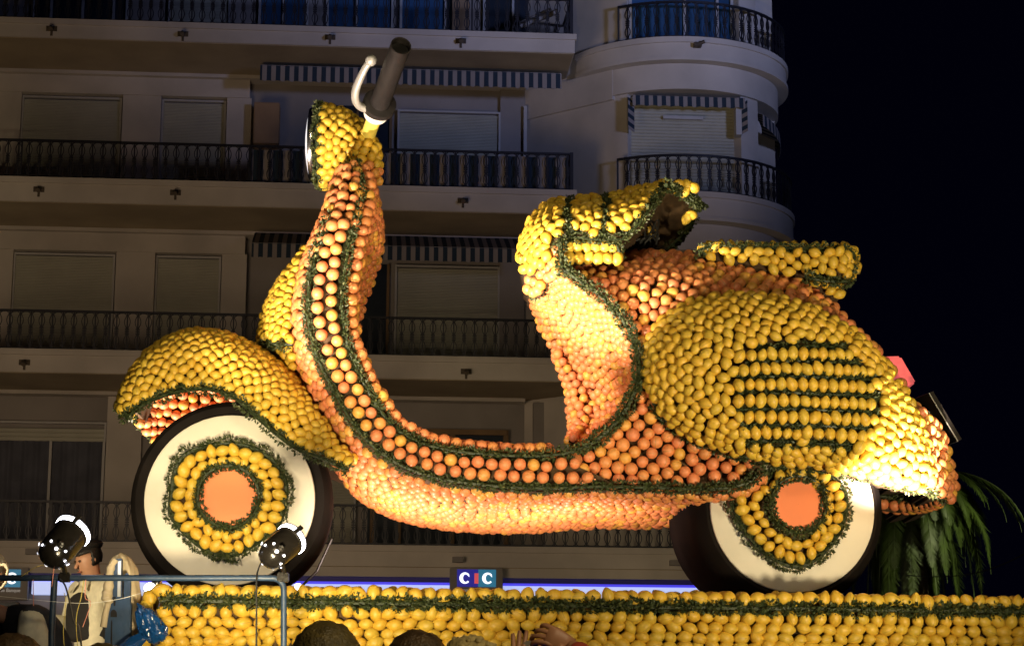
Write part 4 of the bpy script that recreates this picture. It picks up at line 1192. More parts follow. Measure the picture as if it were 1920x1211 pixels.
# --- handlebar
h0, h1 = V(687, 262, 13.62), V(752, 86, 12.62)
hd = (h1 - h0).normalized(); HL = (h1 - h0).length
def hp(t): return h0 + hd * HL * t
mb = MB(); mb.lathe([(.05, 0), (.05, HL * .36)], h0, hd, 20); bar = obj('handlebar', mb, 'yellow', sco, smooth=True)
mb = MB(); mb.lathe([(.052, HL * .27), (.082, HL * .28), (.084, HL * .345), (.055, HL * .36)], h0, hd, 28); obj('bar_collar', mb, 'white', bar, smooth=True)
mb = MB(); mb.lathe([(.05, HL * .362), (.112, HL * .364), (.112, HL * .405), (.05, HL * .41)], h0, hd, 36); obj('grip_flange', mb, 'grip', bar, smooth=True)
mb = MB(); mb.lathe([(.064, HL * .40), (.067, HL * .42), (.067, HL * 1.0), (.060, HL * 1.0), (.058, HL * .93)], h0, hd, 28); gr = obj('grip', mb, 'grip', bar, smooth=True)
mb = MB(); mb.lathe([(.059, HL * .95), (.0, HL * .95)], h0, hd, 24); obj('grip_end', mb, 'inside', gr)
lv = catmull([(704, 206, 13.26), (688, 204, 13.22), (673, 198, 13.18), (666, 184, 13.12), (668, 166, 13.06), (676, 146, 13.0), (686, 126, 12.95), (696, 114, 12.92)], 8)
lp3 = P(lv[:, 0], lv[:, 1], lv[:, 2]); n = len(lp3)
mb = MB(); mb.tube([tuple(x) for x in lp3], [.042 - .018 * i / n for i in range(n)], 10, True, .75); e = Vector(lp3[-1])
mb.lathe([(0, -.04), (.026, -.03), (.037, -.01), (.037, .01), (.026, .03), (0, .04)], e, (.6, -.4, .5), 12); obj('brake_lever', mb, 'silver', bar, smooth=True)

# --- tail light and number plate
tl = [(1655, 668), (1689, 667), (1718, 717), (1701, 724), (1672, 700)]
mb = MB(); mb.prism([V(x, y, 13.75) for x, y in tl], [V(x, y, 13.75) + Vector((0, .55, 0)) for x, y in tl]); tlo = obj('tail_light', mb, 'red', sco, bevel=.012)
q = [V(1742, 737, 13.35), V(1796, 827, 13.35), V(1745, 847, 14.15), V(1690, 757, 14.15)]; nn = (q[1] - q[0]).cross(q[3] - q[0]).normalized()
if nn.x > 0: nn = -nn
mb = MB(); mb.prism([p for p in q], [p - nn * .03 for p in q]); pl = obj('number_plate', mb, 'plate', sco)
c_ = sum(q, Vector()) / 4
mb = MB(); qi = [c_ + (p - c_) * .42 + nn * .004 for p in q]; mb.prism([p + nn * .006 for p in qi], qi); obj('plate_panel', mb, 'plate_in', pl)
mb = MB(); mb.tube([q[0], q[1]], .004, 6); mb.tube([q[1], q[2]], .003, 6); obj('plate_edge', mb, 'steel_edge', pl)
mb = MB(); mb.tube([c_ - nn * .02, c_ + Vector((-.35, 0, .0))], .02, 6); obj('plate_bracket', mb, 'wire', pl)

# --- wheels
def wheel(name, c, yaw, Rw, prof, wreath, hub, Yd, lem, ringr, cdisc, rdisc):
    ax = Vector((math.sin(yaw), math.cos(yaw), 0))          # from the near face inwards
    c = Vector(c); mb = MB(); mb.lathe(prof, c, ax, 72); t = obj(name, mb, 'tyre', sco, smooth=True)
    mb = MB(); mb.lathe([(Rw, .012), (Rw, -.016), (Rw - .006, -.022), (.001, -.022)], c, ax, 72); obj('whitewall', mb, 'whitewall', t, smooth=True)
    def W(px, py, off): # pixel to the wheel's face plane, off metres in front of it
        r = ray(px, py); p0 = np.array(c - ax * (.022 + off)); a = np.array(ax); s = ((p0 - CAM) @ a) / (r @ a); return CAM + r * s
    wr = np.array([W(x, y, .03) for x, y in catmull(wreath, 8, True)])
    mb = MB(); k = len(wr); inn = np.array([W(cdisc[0] + (rdisc + 6) * math.cos(2 * PI * i / k), cdisc[1] + (rdisc + 6) * math.sin(2 * PI * i / k), .03) for i in range(k)])
    st = math.atan2(wreath[0][1] - cdisc[1], wreath[0][0] - cdisc[0]); 
    cen = W(*cdisc, .03); back = np.array(ax) * .045
    mb.add(np.concatenate([[cen], wr, wr + back]), [(0, i + 1, (i + 1) % k + 1) for i in range(k)] + [(i + 1, i + 1 + k, (i + 1) % k + 1 + k, (i + 1) % k + 1) for i in range(k)])
    wb = obj('wreath_board', mb, 'hull', t)
    garland(wr - np.array(ax) * .015, .062, t, normal=-ax, dens=1300)
    rg = np.array([W(cdisc[0] + (rdisc + 5) * math.cos(q), cdisc[1] + (rdisc + 5) * math.sin(q), .095) for q in np.linspace(0, 2 * PI, 70)])
    garland(rg, .046, t, normal=-ax, dens=1400)
    mb = MB(); mb.lathe([(rdisc * .0034, .03), (rdisc * .0034, 0), (.001, 0)], Vector(W(*cdisc, .085)), ax, 48); obj('hub_disc', mb, 'disc', t, smooth=True)
    wc = np.mean(wreath, axis=0)
    for fr, off, dd in ringr:
        pts = np.array([wc * 0 + np.array(cdisc) + (np.array(q) - np.array(cdisc)) * fr for q in catmull(wreath, 8, True)])
        L = np.r_[0, np.cumsum(np.hypot(*np.diff(pts, axis=0).T))]; n = int(L[-1] / (dd * 293))
        for i in range(n):
            s = (i + off) / n * L[-1]; x, y = np.interp(s, L, pts[:, 0]) + random.gauss(0, 1), np.interp(s, L, pts[:, 1]) + random.gauss(0, 1)
            p = W(x, y, .075); d = dd * random.uniform(.92, 1.1)
            if not near(p, d * .6): put(p, -ax, 'lemon', d, t, 'scooter')
    return t
WF = [(345, 855), (385, 838), (432, 831), (482, 843), (520, 872), (537, 908), (534, 952), (517, 992), (482, 1018), (440, 1040), (396, 1036), (352, 1004), (322, 966), (322, 928), (328, 888)]
wheel('front_wheel', P(431, 937, 13.18), rad(0), .542, [(.50, .02), (.60, .0), (.632, .03), (.648, .10), (.63, .35), (.57, .5), (.4, .56), (0, .56)], WF, None, None, None, ((.87, 0, .074), (.675, .5, .066)), (428, 931), 53)
WR = [(1372, 934), (1379, 965), (1394, 992), (1421, 1026), (1455, 1050), (1490, 1062), (1528, 1049), (1558, 1020), (1578, 986), (1586, 950), (1583, 922), (1566, 900), (1540, 884), (1500, 877), (1455, 884), (1412, 903)]
wheel('rear_wheel', P(1485, 953, 13.22), rad(-6), .532, [(.48, .02), (.555, .0), (.60, .05), (.635, .2), (.655, .5), (.64, .85), (.56, 1.0), (.3, 1.05), (0, 1.05)], WR, None, None, None, ((.86, 0, .071), (.665, .5, .064)), (1497, 945), 48)
emit_fruit('scooter', sco)

# ================================================================== FLOAT PLINTH
def YB(px): return 12.0 + .66 * (px - 300) / 1600
BZ = lambda py: float(P(1000, py, YB(1000))[2])
xs0, xs1 = 292, 1985
b0, b1 = P(xs0, 1150, YB(xs0)), P(xs1, 1150, YB(xs1))
base_e = (b1 - b0) * [1, 1, 0]; bl = np.linalg.norm(base_e); base_e /= bl; base_n = np.array([base_e[1], -base_e[0], 0])
pl_loc = (b0[0] + base_e[0] * bl / 2, b0[1], .8)
plinth = thing('float_plinth', 'long carnival float plinth faced with rows of lemons and a leaf band', 'float plinth', pl_loc)
def BP(s, off, z): q = b0 + base_e * s + base_n * off; return Vector((q[0], q[1], z))
ztop, zlow = BZ(1121), .8
mb = MB(); mb.prism([BP(.02, -.02, zlow), BP(bl, -.02, zlow), BP(bl, -.02, ztop), BP(.02, -.02, ztop)], [BP(.02, -2.9, zlow), BP(bl, -2.9, zlow), BP(bl, -2.9, ztop), BP(.02, -2.9, ztop)])
wallp = obj('plinth_body', mb, 'hull', plinth)
mb = MB(); mb.prism([BP(-3.2, .9, .62), BP(bl + .4, .9, .62), BP(bl + .4, .9, .8), BP(-3.2, .9, .8)], [BP(-3.2, -3.2, .62), BP(bl + .4, -3.2, .62), BP(bl + .4, -3.2, .8), BP(-3.2, -3.2, .8)])
obj('float_deck', mb, 'deck', plinth)
mb = MB(); mb.box(-3.9, -2.35, 13.95, 15.1, .801, 1.06); obj('deck_step', mb, 'deck', plinth)
for s in (-2.2, 1.5, 4.5):
    for off in (-.4, -2.6):
        mb = MB(); c = BP(s, off, .36); mb.lathe([(.12, -.1), (.33, -.1), (.36, -.06), (.36, .1), (.33, .14), (.12, .14)], c, base_n, 28); obj('truck_wheel', mb, 'tyre', plinth, smooth=True)
rows = [(1117, .030, .078, .082, 0.0), (1154.5, .03, .080, .089, .3), (1174, .03, .074, .090, .75), (1192, .03, .074, .088, .2), (1208.5, .03, .074, .089, .65), (1226, .03, .074, .089, .1)] + [(1226 + 18 * k_, .03, .074, .089, (.37 * k_) % 1) for k_ in range(1, 11)]
for r_, (py, off, d, pitch, ph) in enumerate(rows):
    s = .03 + ph * pitch * .7; z = BZ(py)
    while s < bl:
        dd = d * random.uniform(.90, 1.10)
        a = Vector(base_e) * random.choice([-1, 1]) + Vector((0, random.gauss(0, .25), random.gauss(0, .22)))
        if r_ in (0, 1) and random.random() < .55: a = Vector((random.gauss(0, .5), random.gauss(-.2, .5), random.choice([-1, 1])))
        q = BP(s, off + random.gauss(0, .005), z + random.gauss(0, .004))
        FR.append(dict(p=q, n=Vector(base_n), kind='lemon', d=dd, panel=wallp, owner='plinth', axis=tuple(a)))
        s += pitch * random.uniform(.88, 1.06) * (dd / d) ** .7
    if r_ == 0:
        for s in np.arange(.05, bl, .1): FR.append(dict(p=BP(s, off - .09, z + .002), n=Vector(base_n), kind='lemon', d=d * random.uniform(.95, 1.12), panel=wallp, owner='plinth', axis=None))
for r_, py in enumerate((1128, 1145, 1163, 1182, 1199, 1217, 1235, 1253, 1271, 1289, 1307)):     # rounded left end
    for k in range(5): FR.append(dict(p=BP(-.04 - .02 * (r_ % 2), -.03 - .09 * k, BZ(py)), n=Vector(-base_e), kind='lemon', d=.08 * random.uniform(.9, 1.1), panel=wallp, owner='plinth', axis=None))
emit_fruit('plinth', plinth)
sg = np.linspace(0.02, bl, 80); gz = BZ(1135)
garland(np.array([BP(s, .045, gz) for s in sg]), .070, wallp, normal=base_n, dens=1700, leaf=.026)

# ================================================================== PIPE RAIL, LAMPS AND CLUTTER AT THE FRONT
YR = 11.05
rail = thing('pipe_rail', 'blue pipe guard rail with rounded corner at the front of the float', 'rail', V(300, 1300, YR))
c = catmull([(-90, 1083, YR), (200, 1083, YR), (400, 1083, YR), (498, 1083, YR), (518, 1085, YR), (529, 1094, YR), (532, 1110, YR), (532, 1180, YR), (532, 1500, YR)], 8)
mb = MB(); mb.tube([tuple(x) for x in P(c[:, 0], c[:, 1], c[:, 2])], .0165, 10); obj('top_rail', mb, 'pipe', rail, smooth=True)
mb = MB(); mb.tube([V(102, 1087, YR), V(97, 1180, YR), V(92, 1500, YR)], .0175, 10); obj('post', mb, 'pipe', rail, smooth=True)


def par_can(cx, cy, tip, Yc, R, Ln, label):
    """Par can: lathe body with rear dome, vent holes, gel frame, yoke and clamp."""
    c = V(cx, cy, Yc); tgt = Vector(tip); ax = (tgt - c).normalized()
    o = c - ax * Ln / 2
    t = thing('stage_lamp', label, 'stage lamp', V(cx, 1083, YR), group='black par cans on the pipe rail')
    mb = MB(); mb.lathe([(.0, -.02), (R * .45, -.012), (R * .78, .01), (R * .95, .05), (R, .09), (R, Ln * .80), (R * 1.05, Ln * .81), (R * 1.05, Ln * .85), (R * .98, Ln * .86)], o, ax, 36)
    b = obj('can_body', mb, 'par', t, smooth=True)
    mb = MB(); mb.lathe([(R * .96, Ln * .845), (R * .955, Ln * .70), (.0, Ln * .62)], o, ax, 30); obj('reflector', mb, 'glow', b)
    mb = MB(); mb.lathe([(R * 1.01, Ln * .865), (R * 1.08, Ln * .89), (R * 1.10, Ln * .955), (R * 1.03, Ln * .96), (R * 1.01, Ln * .865)], o, ax, 36); obj('lit_gel_frame', mb, 'glow', b, smooth=True)
    mb = MB(); mb.lathe([(R * 1.05, Ln * .962), (R * 1.13, Ln * .962), (R * 1.13, Ln * .985), (R * 1.05, Ln * .985), (R * 1.05, Ln * .962)], o, ax, 36); obj('frame_ring', mb, 'par', b, smooth=True)
    side = ax.cross(Vector((0, -1, 0))).normalized(); up = Vector((0, -1, 0)) - ax * Vector((0, -1, 0)).dot(ax); up.normalize()
    for ang in (0.05, PI):
        d = up * math.cos(ang) + ax.cross(up) * math.sin(ang)
        mb = MB(); p = o + ax * Ln * .93 + d * R * 1.08; e1, e2 = ax * .03, ax.cross(d) * .012
        mb.prism([p - e1 - e2, p + e1 - e2, p + e1 + e2, p - e1 + e2], [q + d * .012 for q in (p - e1 - e2, p + e1 - e2, p + e1 + e2, p - e1 + e2)]); obj('frame_clip', mb, 'par', b)
    for k in range(12):                                   # glowing cooling holes in the rear dome
        a = 2 * PI * k / 12 + .2; d = up * math.cos(a) + ax.cross(up) * math.sin(a); hh = .045 if k % 2 else .022
        rr = R * (.945 if k % 2 else .84); p = o + ax * hh + d * rr; nrm = (d * .85 - ax * .5).normalized()
        mb = MB(); mb.lathe([(.0075 if k % 3 else .010, .004), (0, .0045)], p + nrm * .002, nrm, 10); obj('vent_hole', mb, 'glow_hole', b)
    piv = o + ax * Ln * .42; foot = Vector(V(cx + 6, 1080, YR)); sd = Vector((.25, -.97, 0)).normalized()
    for s in (-1, 1):
        mb = MB(); a = piv + sd * s * (R + .016); bq = foot + sd * s * .045 + Vector((0, 0, .012)); mb.tube([a + Vector((0, 0, .02)), a, bq], .011, 4, True, .5); obj('yoke_arm', mb, 'par', t)
        mb = MB(); mb.lathe([(0, 0), (.016, 0), (.016, .02), (0, .022)], piv + sd * s * (R + .02), sd * s, 10); obj('knob', mb, 'par', t)
    mb = MB(); mb.box(foot.x - .03, foot.x + .03, foot.y - .03, foot.y + .03, foot.z - .03, foot.z + .02); obj('clamp', mb, 'par', t, bevel=.006)
    return t
par_can(116, 1020, P(620, 420, 13.2), 11.03, .093, .255, 'black stage lamp spattered and tied with ribbons in front of the man')
par_can(525, 1028, P(1080, 560, 13.4), 11.03, .082, .236, 'clean black stage lamp above the rounded corner of the pipe rail')
cc_ = catmull([(492, 1050, 11.01), (484, 1068, 11.01), (481, 1090, 10.99), (481, 1150, 10.99), (480, 1330, 10.99)], 8)
mb = MB(); mb.tube([tuple(x) for x in P(cc_[:, 0], cc_[:, 1], cc_[:, 2])], .005, 6); tag(obj('power_cable', mb, 'wire', smooth=True), 'black power cable hanging straight down from the stage lamp at the rail corner', 'cable')
cc_ = catmull([(112, 1085, 11.01), (122, 1097, 10.99), (130, 1125, 10.99), (138, 1165, 11.01), (150, 1185, 11.03), (160, 1330, 11.03)], 8)
mb = MB(); mb.tube([tuple(x) for x in P(cc_[:, 0], cc_[:, 1], cc_[:, 2])], .005, 6); tag(obj('power_cable', mb, 'wire', smooth=True), 'black power cable curving in front of the man in the vest', 'cable')
# ribbons
for pts, m, lab in (
    ([(40, 1080), (75, 1060), (112, 1064), (118, 1068)], 'ribbon_y', 'yellow ribbon slung from the rail up to the spattered stage lamp'),
    ([(157, 1088), (152, 1120), (143, 1160), (146, 1215)], 'ribbon_y', 'yellow ribbon hanging beside the vest down to the sash'),
    ([(120, 1110), (123, 1130), (119, 1180), (121, 1215)], 'ribbon_y', 'yellow ribbon hanging along the blue rail post'),
    ([(161, 1086), (160, 1120), (170, 1130), (155, 1175)], 'ribbon_p', 'pink ribbon slanting across the black vest'),
    ([(62, 1086), (63, 1135)], 'ribbon_p', 'short pink ribbon hanging straight from the rail'),
    ([(104, 1035), (101, 1060), (99, 1085), (97, 1100)], 'ribbon_p', 'pink ribbon tied on the yoke of the spattered stage lamp')):
    q = catmull([(x, y, YR - .035) for x, y in pts], 8); mb = MB(); mb.tube([tuple(x) for x in P(q[:, 0], q[:, 1], q[:, 2])], .0024, 5, True, .5)
    tag(obj('ribbon', mb, m), lab, 'ribbon', 'ribbons tangled on the pipe rail')
q = catmull([(-5, 1117, 10.99), (140, 1130, 10.99), (210, 1125, 10.99), (262, 1112, 10.99), (300, 1098, 11.8)], 8); mb = MB(); mb.tube([tuple(x) for x in P(q[:, 0], q[:, 1], q[:, 2])], .0018, 4)
tag(obj('string', mb, 'white'), 'thin white string stretched behind the blue steel post', 'string')

# floodlights standing on the plinth
def flood(px, py, Yc, R, tgt, label, tilt=True):
    c = V(px, py, Yc); ax = (Vector(tgt) - c).normalized(); t = thing('floodlight', label, 'floodlight', c - Vector((0, 0, .12)), group='small floodlights on the float')
    mb = MB(); mb.lathe([(0, -R * 1.5), (R * .5, -R * 1.4), (R * .9, -R * .6), (R * 1.08, 0), (R * 1.08, .012), (R, .012)], c, ax, 24); obj('housing', mb, 'chrome', t, smooth=True)
    mb = MB(); mb.lathe([(R * .99, .004), (R * .6, R * .25), (0, R * .32)], c, ax, 20); obj('lens', mb, 'glow', t, smooth=True)
    mb = MB(); mb.tube([c - ax * R * .8, c - ax * R * .8 - Vector((0, 0, .14))], .012, 6); obj('stand', mb, 'chrome', t)
flood(281, 1103, 12.5, .036, (-1.75, 11.0, 2.75), 'bright round floodlight shining beside the blue plastic bag')
flood(294, 1093, 12.7, .030, P(330, 790, 13.5), 'small floodlight on the plinth pointing up at the front mudguard')
flood(560, 1103, 12.9, .034, P(640, 950, 12.5), 'tiny white floodlight on the plinth behind the front wheel')
mb = MB(); a, b = V(566, 1098, 13.95), V(622, 1010, 13.95); mb.tube([a, a.lerp(b, .4) + Vector((.02, 0, -.03)), b], .009, 6); tag(obj('power_cable', mb, 'wire'), 'black cable rising behind the front tyre from the tiny floodlight', 'cable')

# blue steel post with slots, canvas draped over it
YS = 11.95
post = thing('steel_post', 'blue painted steel upright with slotted holes under beige canvas', 'steel post', V(218, 1330, YS))
def plate(name, poly, Y, th, m, parent, bevel=.004):
    mb = MB(); mb.prism([V(x, y, Y) for x, y in poly], [V(x, y, Y) + Vector((0, th, 0)) for x, y in poly]); return obj(name, mb, m, parent, bevel=bevel)
plate('upright', [(212, 1047), (228, 1046), (228, 1120), (246, 1130), (240, 1340), (190, 1340), (199, 1126), (210, 1118)], YS - .02, .05, 'bluesteel', post)
plate('side_flange', [(232, 1078), (238, 1072), (245, 1084), (243, 1210), (241, 1330), (231, 1330)], YS - .03, .03, 'bluesteel', post)
plate('bright_edge', [(221, 1052), (227, 1051), (226, 1118), (220, 1118)], YS - .027, .006, 'steel_edge', post, .001)  # lit edge of the upright put in as a pale strip
sl_ = [(207, 1156)] + [(213 - 6 * math.cos(q), 1150 - 8 * math.sin(q)) for q in np.linspace(0, PI, 8)] + [(219, 1156)]
plate('slot', sl_, YS - .0245, .004, 'inside', post, 0); plate('slot', [(212, 1118), (217, 1118), (216, 1135), (213, 1135)], YS - .0245, .004, 'inside', post, 0)
plate('slot', [(208, 1166), (210, 1160), (211, 1330), (205, 1330)], YS - .0245, .004, 'inside', post, 0)
# canvas: a hood closed over the upright, with folds falling on both sides
ys_ = [1036, 1039, 1045, 1054, 1066, 1082, 1100, 1118, 1135, 1155, 1180, 1205, 1240]
Lx = np.interp(ys_, [1036, 1045, 1054, 1066, 1100, 1135, 1180, 1240], [226, 213, 207, 203, 199, 202, 200, 204]); Rx = np.interp(ys_, [1036, 1045, 1062, 1090, 1125, 1155, 1185, 1215, 1240], [230, 245, 255, 261, 264, 263, 270, 276, 278])
vs, fs, n = [], [], 44
for i, y in enumerate(ys_):
    for k in range(n):
        a_ = 2 * PI * k / n; hw = (Rx[i] - Lx[i]) / 2; fold = 1 + .10 * math.sin(a_ * 7 + i * .5) * min(1, i / 4) + .06 * math.sin(a_ * 13 - i * .9) * min(1, i / 3) + .05 * math.sin(i * 1.9 + a_ * 2)
        p_ = V((Lx[i] + Rx[i]) / 2 + hw * math.cos(a_) * (1 + (fold - 1) * .5), y, YS + .16); p_.y -= .11 * math.sin(a_) * fold * min(1, hw / 20); vs.append(tuple(p_))
for i in range(len(ys_) - 1):
    for k in range(n): fs.append((i * n + k, i * n + (k + 1) % n, (i + 1) * n + (k + 1) % n, (i + 1) * n + k))
fs.append(tuple(range(n)))
mb = MB(); mb.add(vs, fs)
q = catmull([(217, 1048), (208, 1064), (205, 1085), (203, 1105), (200, 1118), (203, 1128), (198, 1150), (194, 1175)], 6); mb.tube([tuple(x) for x in P(q[:, 0], q[:, 1], np.full(len(q), YS - .02))], [.016 + .014 * math.sin(PI * i / len(q)) + .003 * math.sin(i * 1.3) if i < len(q) * .72 else .012 + .008 * i / len(q) for i in range(len(q))], 10)
cv = obj('canvas_cover', mb, 'canvas', smooth=True); so_ = cv.modifiers.new('thick', 'SOLIDIFY'); so_.thickness = .008
tag(cv, 'crumpled beige canvas draped over the blue steel upright', 'canvas')
# blue plastic bag
bm = bmesh.new(); bmesh.ops.create_icosphere(bm, subdivisions=4, radius=1.0)
bc = P(284, 1172, 11.82); from mathutils import noise as mnoise
for v in bm.verts:
    n_ = mnoise.noise(v.co * 2.3 + Vector((3, 1, 7))) * .28 + mnoise.noise(v.co * 5.5) * .16 + abs(mnoise.noise(v.co * 9)) * .08
    q = v.co * (1 + n_); x = q.x * .085 + (q.z * -.02); z = q.z * .095; v.co = Vector((bc[0] + x - (.05 * min(0, q.x) * 0), bc[1] + q.y * .07, bc[2] + z - .05 * q.x * (q.z > 0)))
k = len(bm.verts)
me = bpy.data.meshes.new('plastic_bag'); bm.to_mesh(me); bm.free(); me.materials.append(M['bag']); bagm = me
bag = link('plastic_bag', me); tag(bag, 'shiny crumpled blue plastic bag at the left end of the plinth', 'plastic bag')
bm = bmesh.new(); bm.from_mesh(me)
q = [P(268, 1192, 11.80), P(252, 1205, 11.79), P(232, 1222, 11.78)]
for a in range(2):
    for s in range(10): pass
bm.to_mesh(me); bm.free()
mb = MB(); mb.tube([tuple(x) for x in q], [.035, .05, .06], 12, True, .5)
for f in range(len(mb.v)):
    x = Vector(mb.v[f]); mb.v[f] = tuple(x + Vector((0, 0, .012 * mnoise.noise(x * 30))))
obj('bag_tail', mb, 'bag', bag)

# ================================================================== PEOPLE
DG = None
def skin_mesh(name, verts, edges, radii, m, parent, sub=2, root=0, kindm=None):
    me = bpy.data.meshes.new(name); me.from_pydata([tuple(v) for v in verts], edges, []); me.update()
    ob = bpy.data.objects.new(name, me); COL.objects.link(ob)
    sk = ob.modifiers.new('skin', 'SKIN'); sk.use_smooth_shade = True
    for i, d in enumerate(me.skin_vertices[0].data):
        r = radii[i]; d.radius = r if hasattr(r, '__len__') else (r, r); d.use_root = (i == root)
    sb = ob.modifiers.new('sub', 'SUBSURF'); sb.levels = sub; sb.render_levels = sub
    dg = bpy.context.evaluated_depsgraph_get(); out = bpy.data.meshes.new_from_object(ob.evaluated_get(dg)); bpy.data.objects.remove(ob)
    out.name = name; out.materials.clear(); out.materials.append(M[m]); out.shade_smooth()
    return link(name, out, parent)


class Figure:
    """Body laid out as joints in a frame whose x is the person's left, y forward, z up."""
    def __init__(s, name_label, pos, face, height, joints=None, skin='skin', group=None, cat='person'):
        s.k = height / 1.72; s.t = thing('person', name_label, cat, pos, group); s.pos = Vector(pos)
        s.fw = Vector((math.cos(face), math.sin(face), 0)); s.lf = Vector((-s.fw.y, s.fw.x, 0)); s.skin = skin
        J = dict(pelvis=(0, 0, .93), waist=(0, .01, 1.08), chest=(0, .02, 1.28), neck=(0, 0, 1.45), head0=(0, .02, 1.53), head1=(0, .025, 1.60), head2=(0, .015, 1.67),
                 lsh=(.18, 0, 1.40), lel=(.24, -.02, 1.12), lwr=(.24, .06, .87), rsh=(-.18, 0, 1.40), rel=(-.24, -.02, 1.12), rwr=(-.24, .06, .87),
                 lhip=(.09, 0, .90), lkn=(.10, .02, .49), lan=(.10, -.02, .08), lto=(.11, .15, .03), rhip=(-.09, 0, .90), rkn=(-.10, .02, .49), ran=(-.10, -.02, .08), rto=(-.11, .15, .03))
        if joints: J.update(joints)
        s.J = J
    def w(s, p): return s.pos + (s.lf * p[0] + s.fw * p[1] + Vector((0, 0, p[2]))) * s.k
    def chain(s, name, spec, m, sub=2, parent=None):
        """spec: list of chains [(joint or tuple, radius), ...]; joints shared by name."""
        idx, vs, es, rs = {}, [], [], []
        for ch in spec:
            prev = None
            for j, r in ch:
                if isinstance(j, str) and j in idx: i = idx[j]
                else:
                    i = len(vs); vs.append(s.w(s.J[j] if isinstance(j, str) else j)); rs.append(tuple(x * s.k for x in r) if hasattr(r, '__len__') else r * s.k)
                    if isinstance(j, str): idx[j] = i
                if prev is not None: es.append((prev, i))
                prev = i
        return skin_mesh(name, vs, es, rs, m, parent or s.t, sub)
    def body(s, hands=True):
        J = s.J; H1 = Vector(J['head1']); up = (Vector(J['head2']) - Vector(J['head0'])).normalized(); f = Vector(s.J.get('look', (0, 1, 0))).normalized()
        nose0 = H1 + f * .085 - up * .01; spec = [
            [('pelvis', (.13, .09)), ('waist', (.105, .08)), ('chest', (.125, .08)), ('neck', .050), ('head0', (.068, .074)), ('head1', (.088, .096)), ('head2', (.078, .086))],
            [('chest', (.125, .08)), ('lsh', .05), ('lel', .04), ('lwr', .028)], [('chest', (.125, .08)), ('rsh', .05), ('rel', .04), ('rwr', .028)],
            [('pelvis', (.13, .09)), ('lhip', .085), ('lkn', .06), ('lan', .042), ('lto', .035)], [('pelvis', (.13, .09)), ('rhip', .085), ('rkn', .06), ('ran', .042), ('rto', .035)]]
        o = s.chain('body', spec, s.skin)
        if hands: s.hands(o)
        # face: nose, eyes, mouth, ears
        sdv = f.cross(up).normalized(); tip = H1 + f * .106 - up * .020
        s.chain('nose', [[(tuple(H1 + f * .070 + up * .024), .010), (tuple(H1 + f * .090 - up * .004), .013), (tuple(tip), .016)]], s.skin, 1, o)
        for q in (-1, 1):
            mb = MB(); c = s.w(H1 + f * .076 + up * .024 + sdv * q * .030); mb.lathe([(0, -.009), (.008, -.006), (.011, 0), (.008, .006), (0, .009)], c, (0, 0, 1), 8); obj('eye', mb, 'eye', o, smooth=True)
            e0 = H1 + sdv * q * .074 - f * .008; s.chain('ear', [[(tuple(e0 - up * .03), .010), (tuple(e0 + sdv * q * .012 + up * .002), .013), (tuple(e0 + sdv * q * .010 + up * .03), .011)]], s.skin, 1, o)
        mo = H1 + f * .074 - up * .050; s.chain('mouth', [[(tuple(mo - sdv * .024), .005), (tuple(mo + f * .006), .007), (tuple(mo + sdv * .024), .005)]], 'lips', 1, o)
        s.head = (H1, up, f, sdv)
        return o
    def hands(s, o):
        """Palm, four unequal fingers and a side thumb at each wrist, joined into the body mesh."""
        J = s.J; mb = MB()
        for sd, mir in (('l', 1), ('r', -1)):
            wv, el = Vector(J[sd + 'wr']), Vector(J[sd + 'el']); d = Vector(J.get(sd + 'dir', wv - el)).normalized()
            sid = Vector(J.get(sd + 'side', (0, 1, 0))); sid = (sid - d * sid.dot(d)).normalized()      # towards the thumb
            nrm = Vector(J.get(sd + 'nrm', d.cross(sid) * -mir)).normalized(); cu = J.get(sd + 'curl', .35)  # side the palm faces
            mb.tube([s.w(q) for q in (wv - d * .02, wv + d * .02, wv + d * .06, wv + d * .092)], [r * s.k for r in (.026, .034, .041, .036)], 12, True, .52)
            n0 = len(mb.v) - 48; c0 = s.w(wv); wn = (s.w(wv + nrm) - c0).normalized(); ws = (s.w(wv + sid) - c0).normalized(); wd = (s.w(wv + d) - c0).normalized()
            for i in range(n0, len(mb.v)):                    # flatten the palm across its own normal
                v = Vector(mb.v[i]) - c0; al = v.dot(wd); ang = math.atan2(v.dot(wn), v.dot(ws)); r_ = [.026, .034, .041, .036][(i - n0) // 12] * s.k
                mb.v[i] = tuple(c0 + wd * al + ws * r_ * math.cos(ang) + wn * r_ * .42 * math.sin(ang))
            for q, L, sp in zip((1.5, .5, -.5, -1.5), (.070, .079, .074, .058), (.16, .05, -.05, -.17)):
                p_ = wv + d * .082 + sid * q * .0195; dr = (d + sid * sp).normalized(); pts = [p_ - d * .03, p_]; a_ = cu * .5
                for seg in (.42, .32, .26):
                    pts.append(pts[-1] + (dr * math.cos(a_) + nrm * math.sin(a_)) * L * seg); a_ += cu
                mb.tube([s.w(x) for x in pts], [r * s.k for r in (.0105, .0105, .0098, .0090, .0068)], 8)
            t0 = wv + d * .022 + sid * .026; t1 = t0 + (d * .55 + sid * .75 + nrm * .2).normalized() * .042; t2 = t1 + (d * .85 + sid * .35 + nrm * .35).normalized() * .032; t3 = t2 + (d * .95 + nrm * .35).normalized() * .024
            mb.tube([s.w(x) for x in (t0 - sid * .015, t0, t1, t2, t3)], [r * s.k for r in (.015, .0155, .0125, .0115, .008)], 8)
        me = bpy.data.meshes.new('hand'); me.from_pydata(mb.v, [], mb.f); bm = bmesh.new(); bm.from_mesh(o.data); bm.from_mesh(me)
        bm.to_mesh(o.data); bm.free(); bpy.data.meshes.remove(me); o.data.shade_smooth()
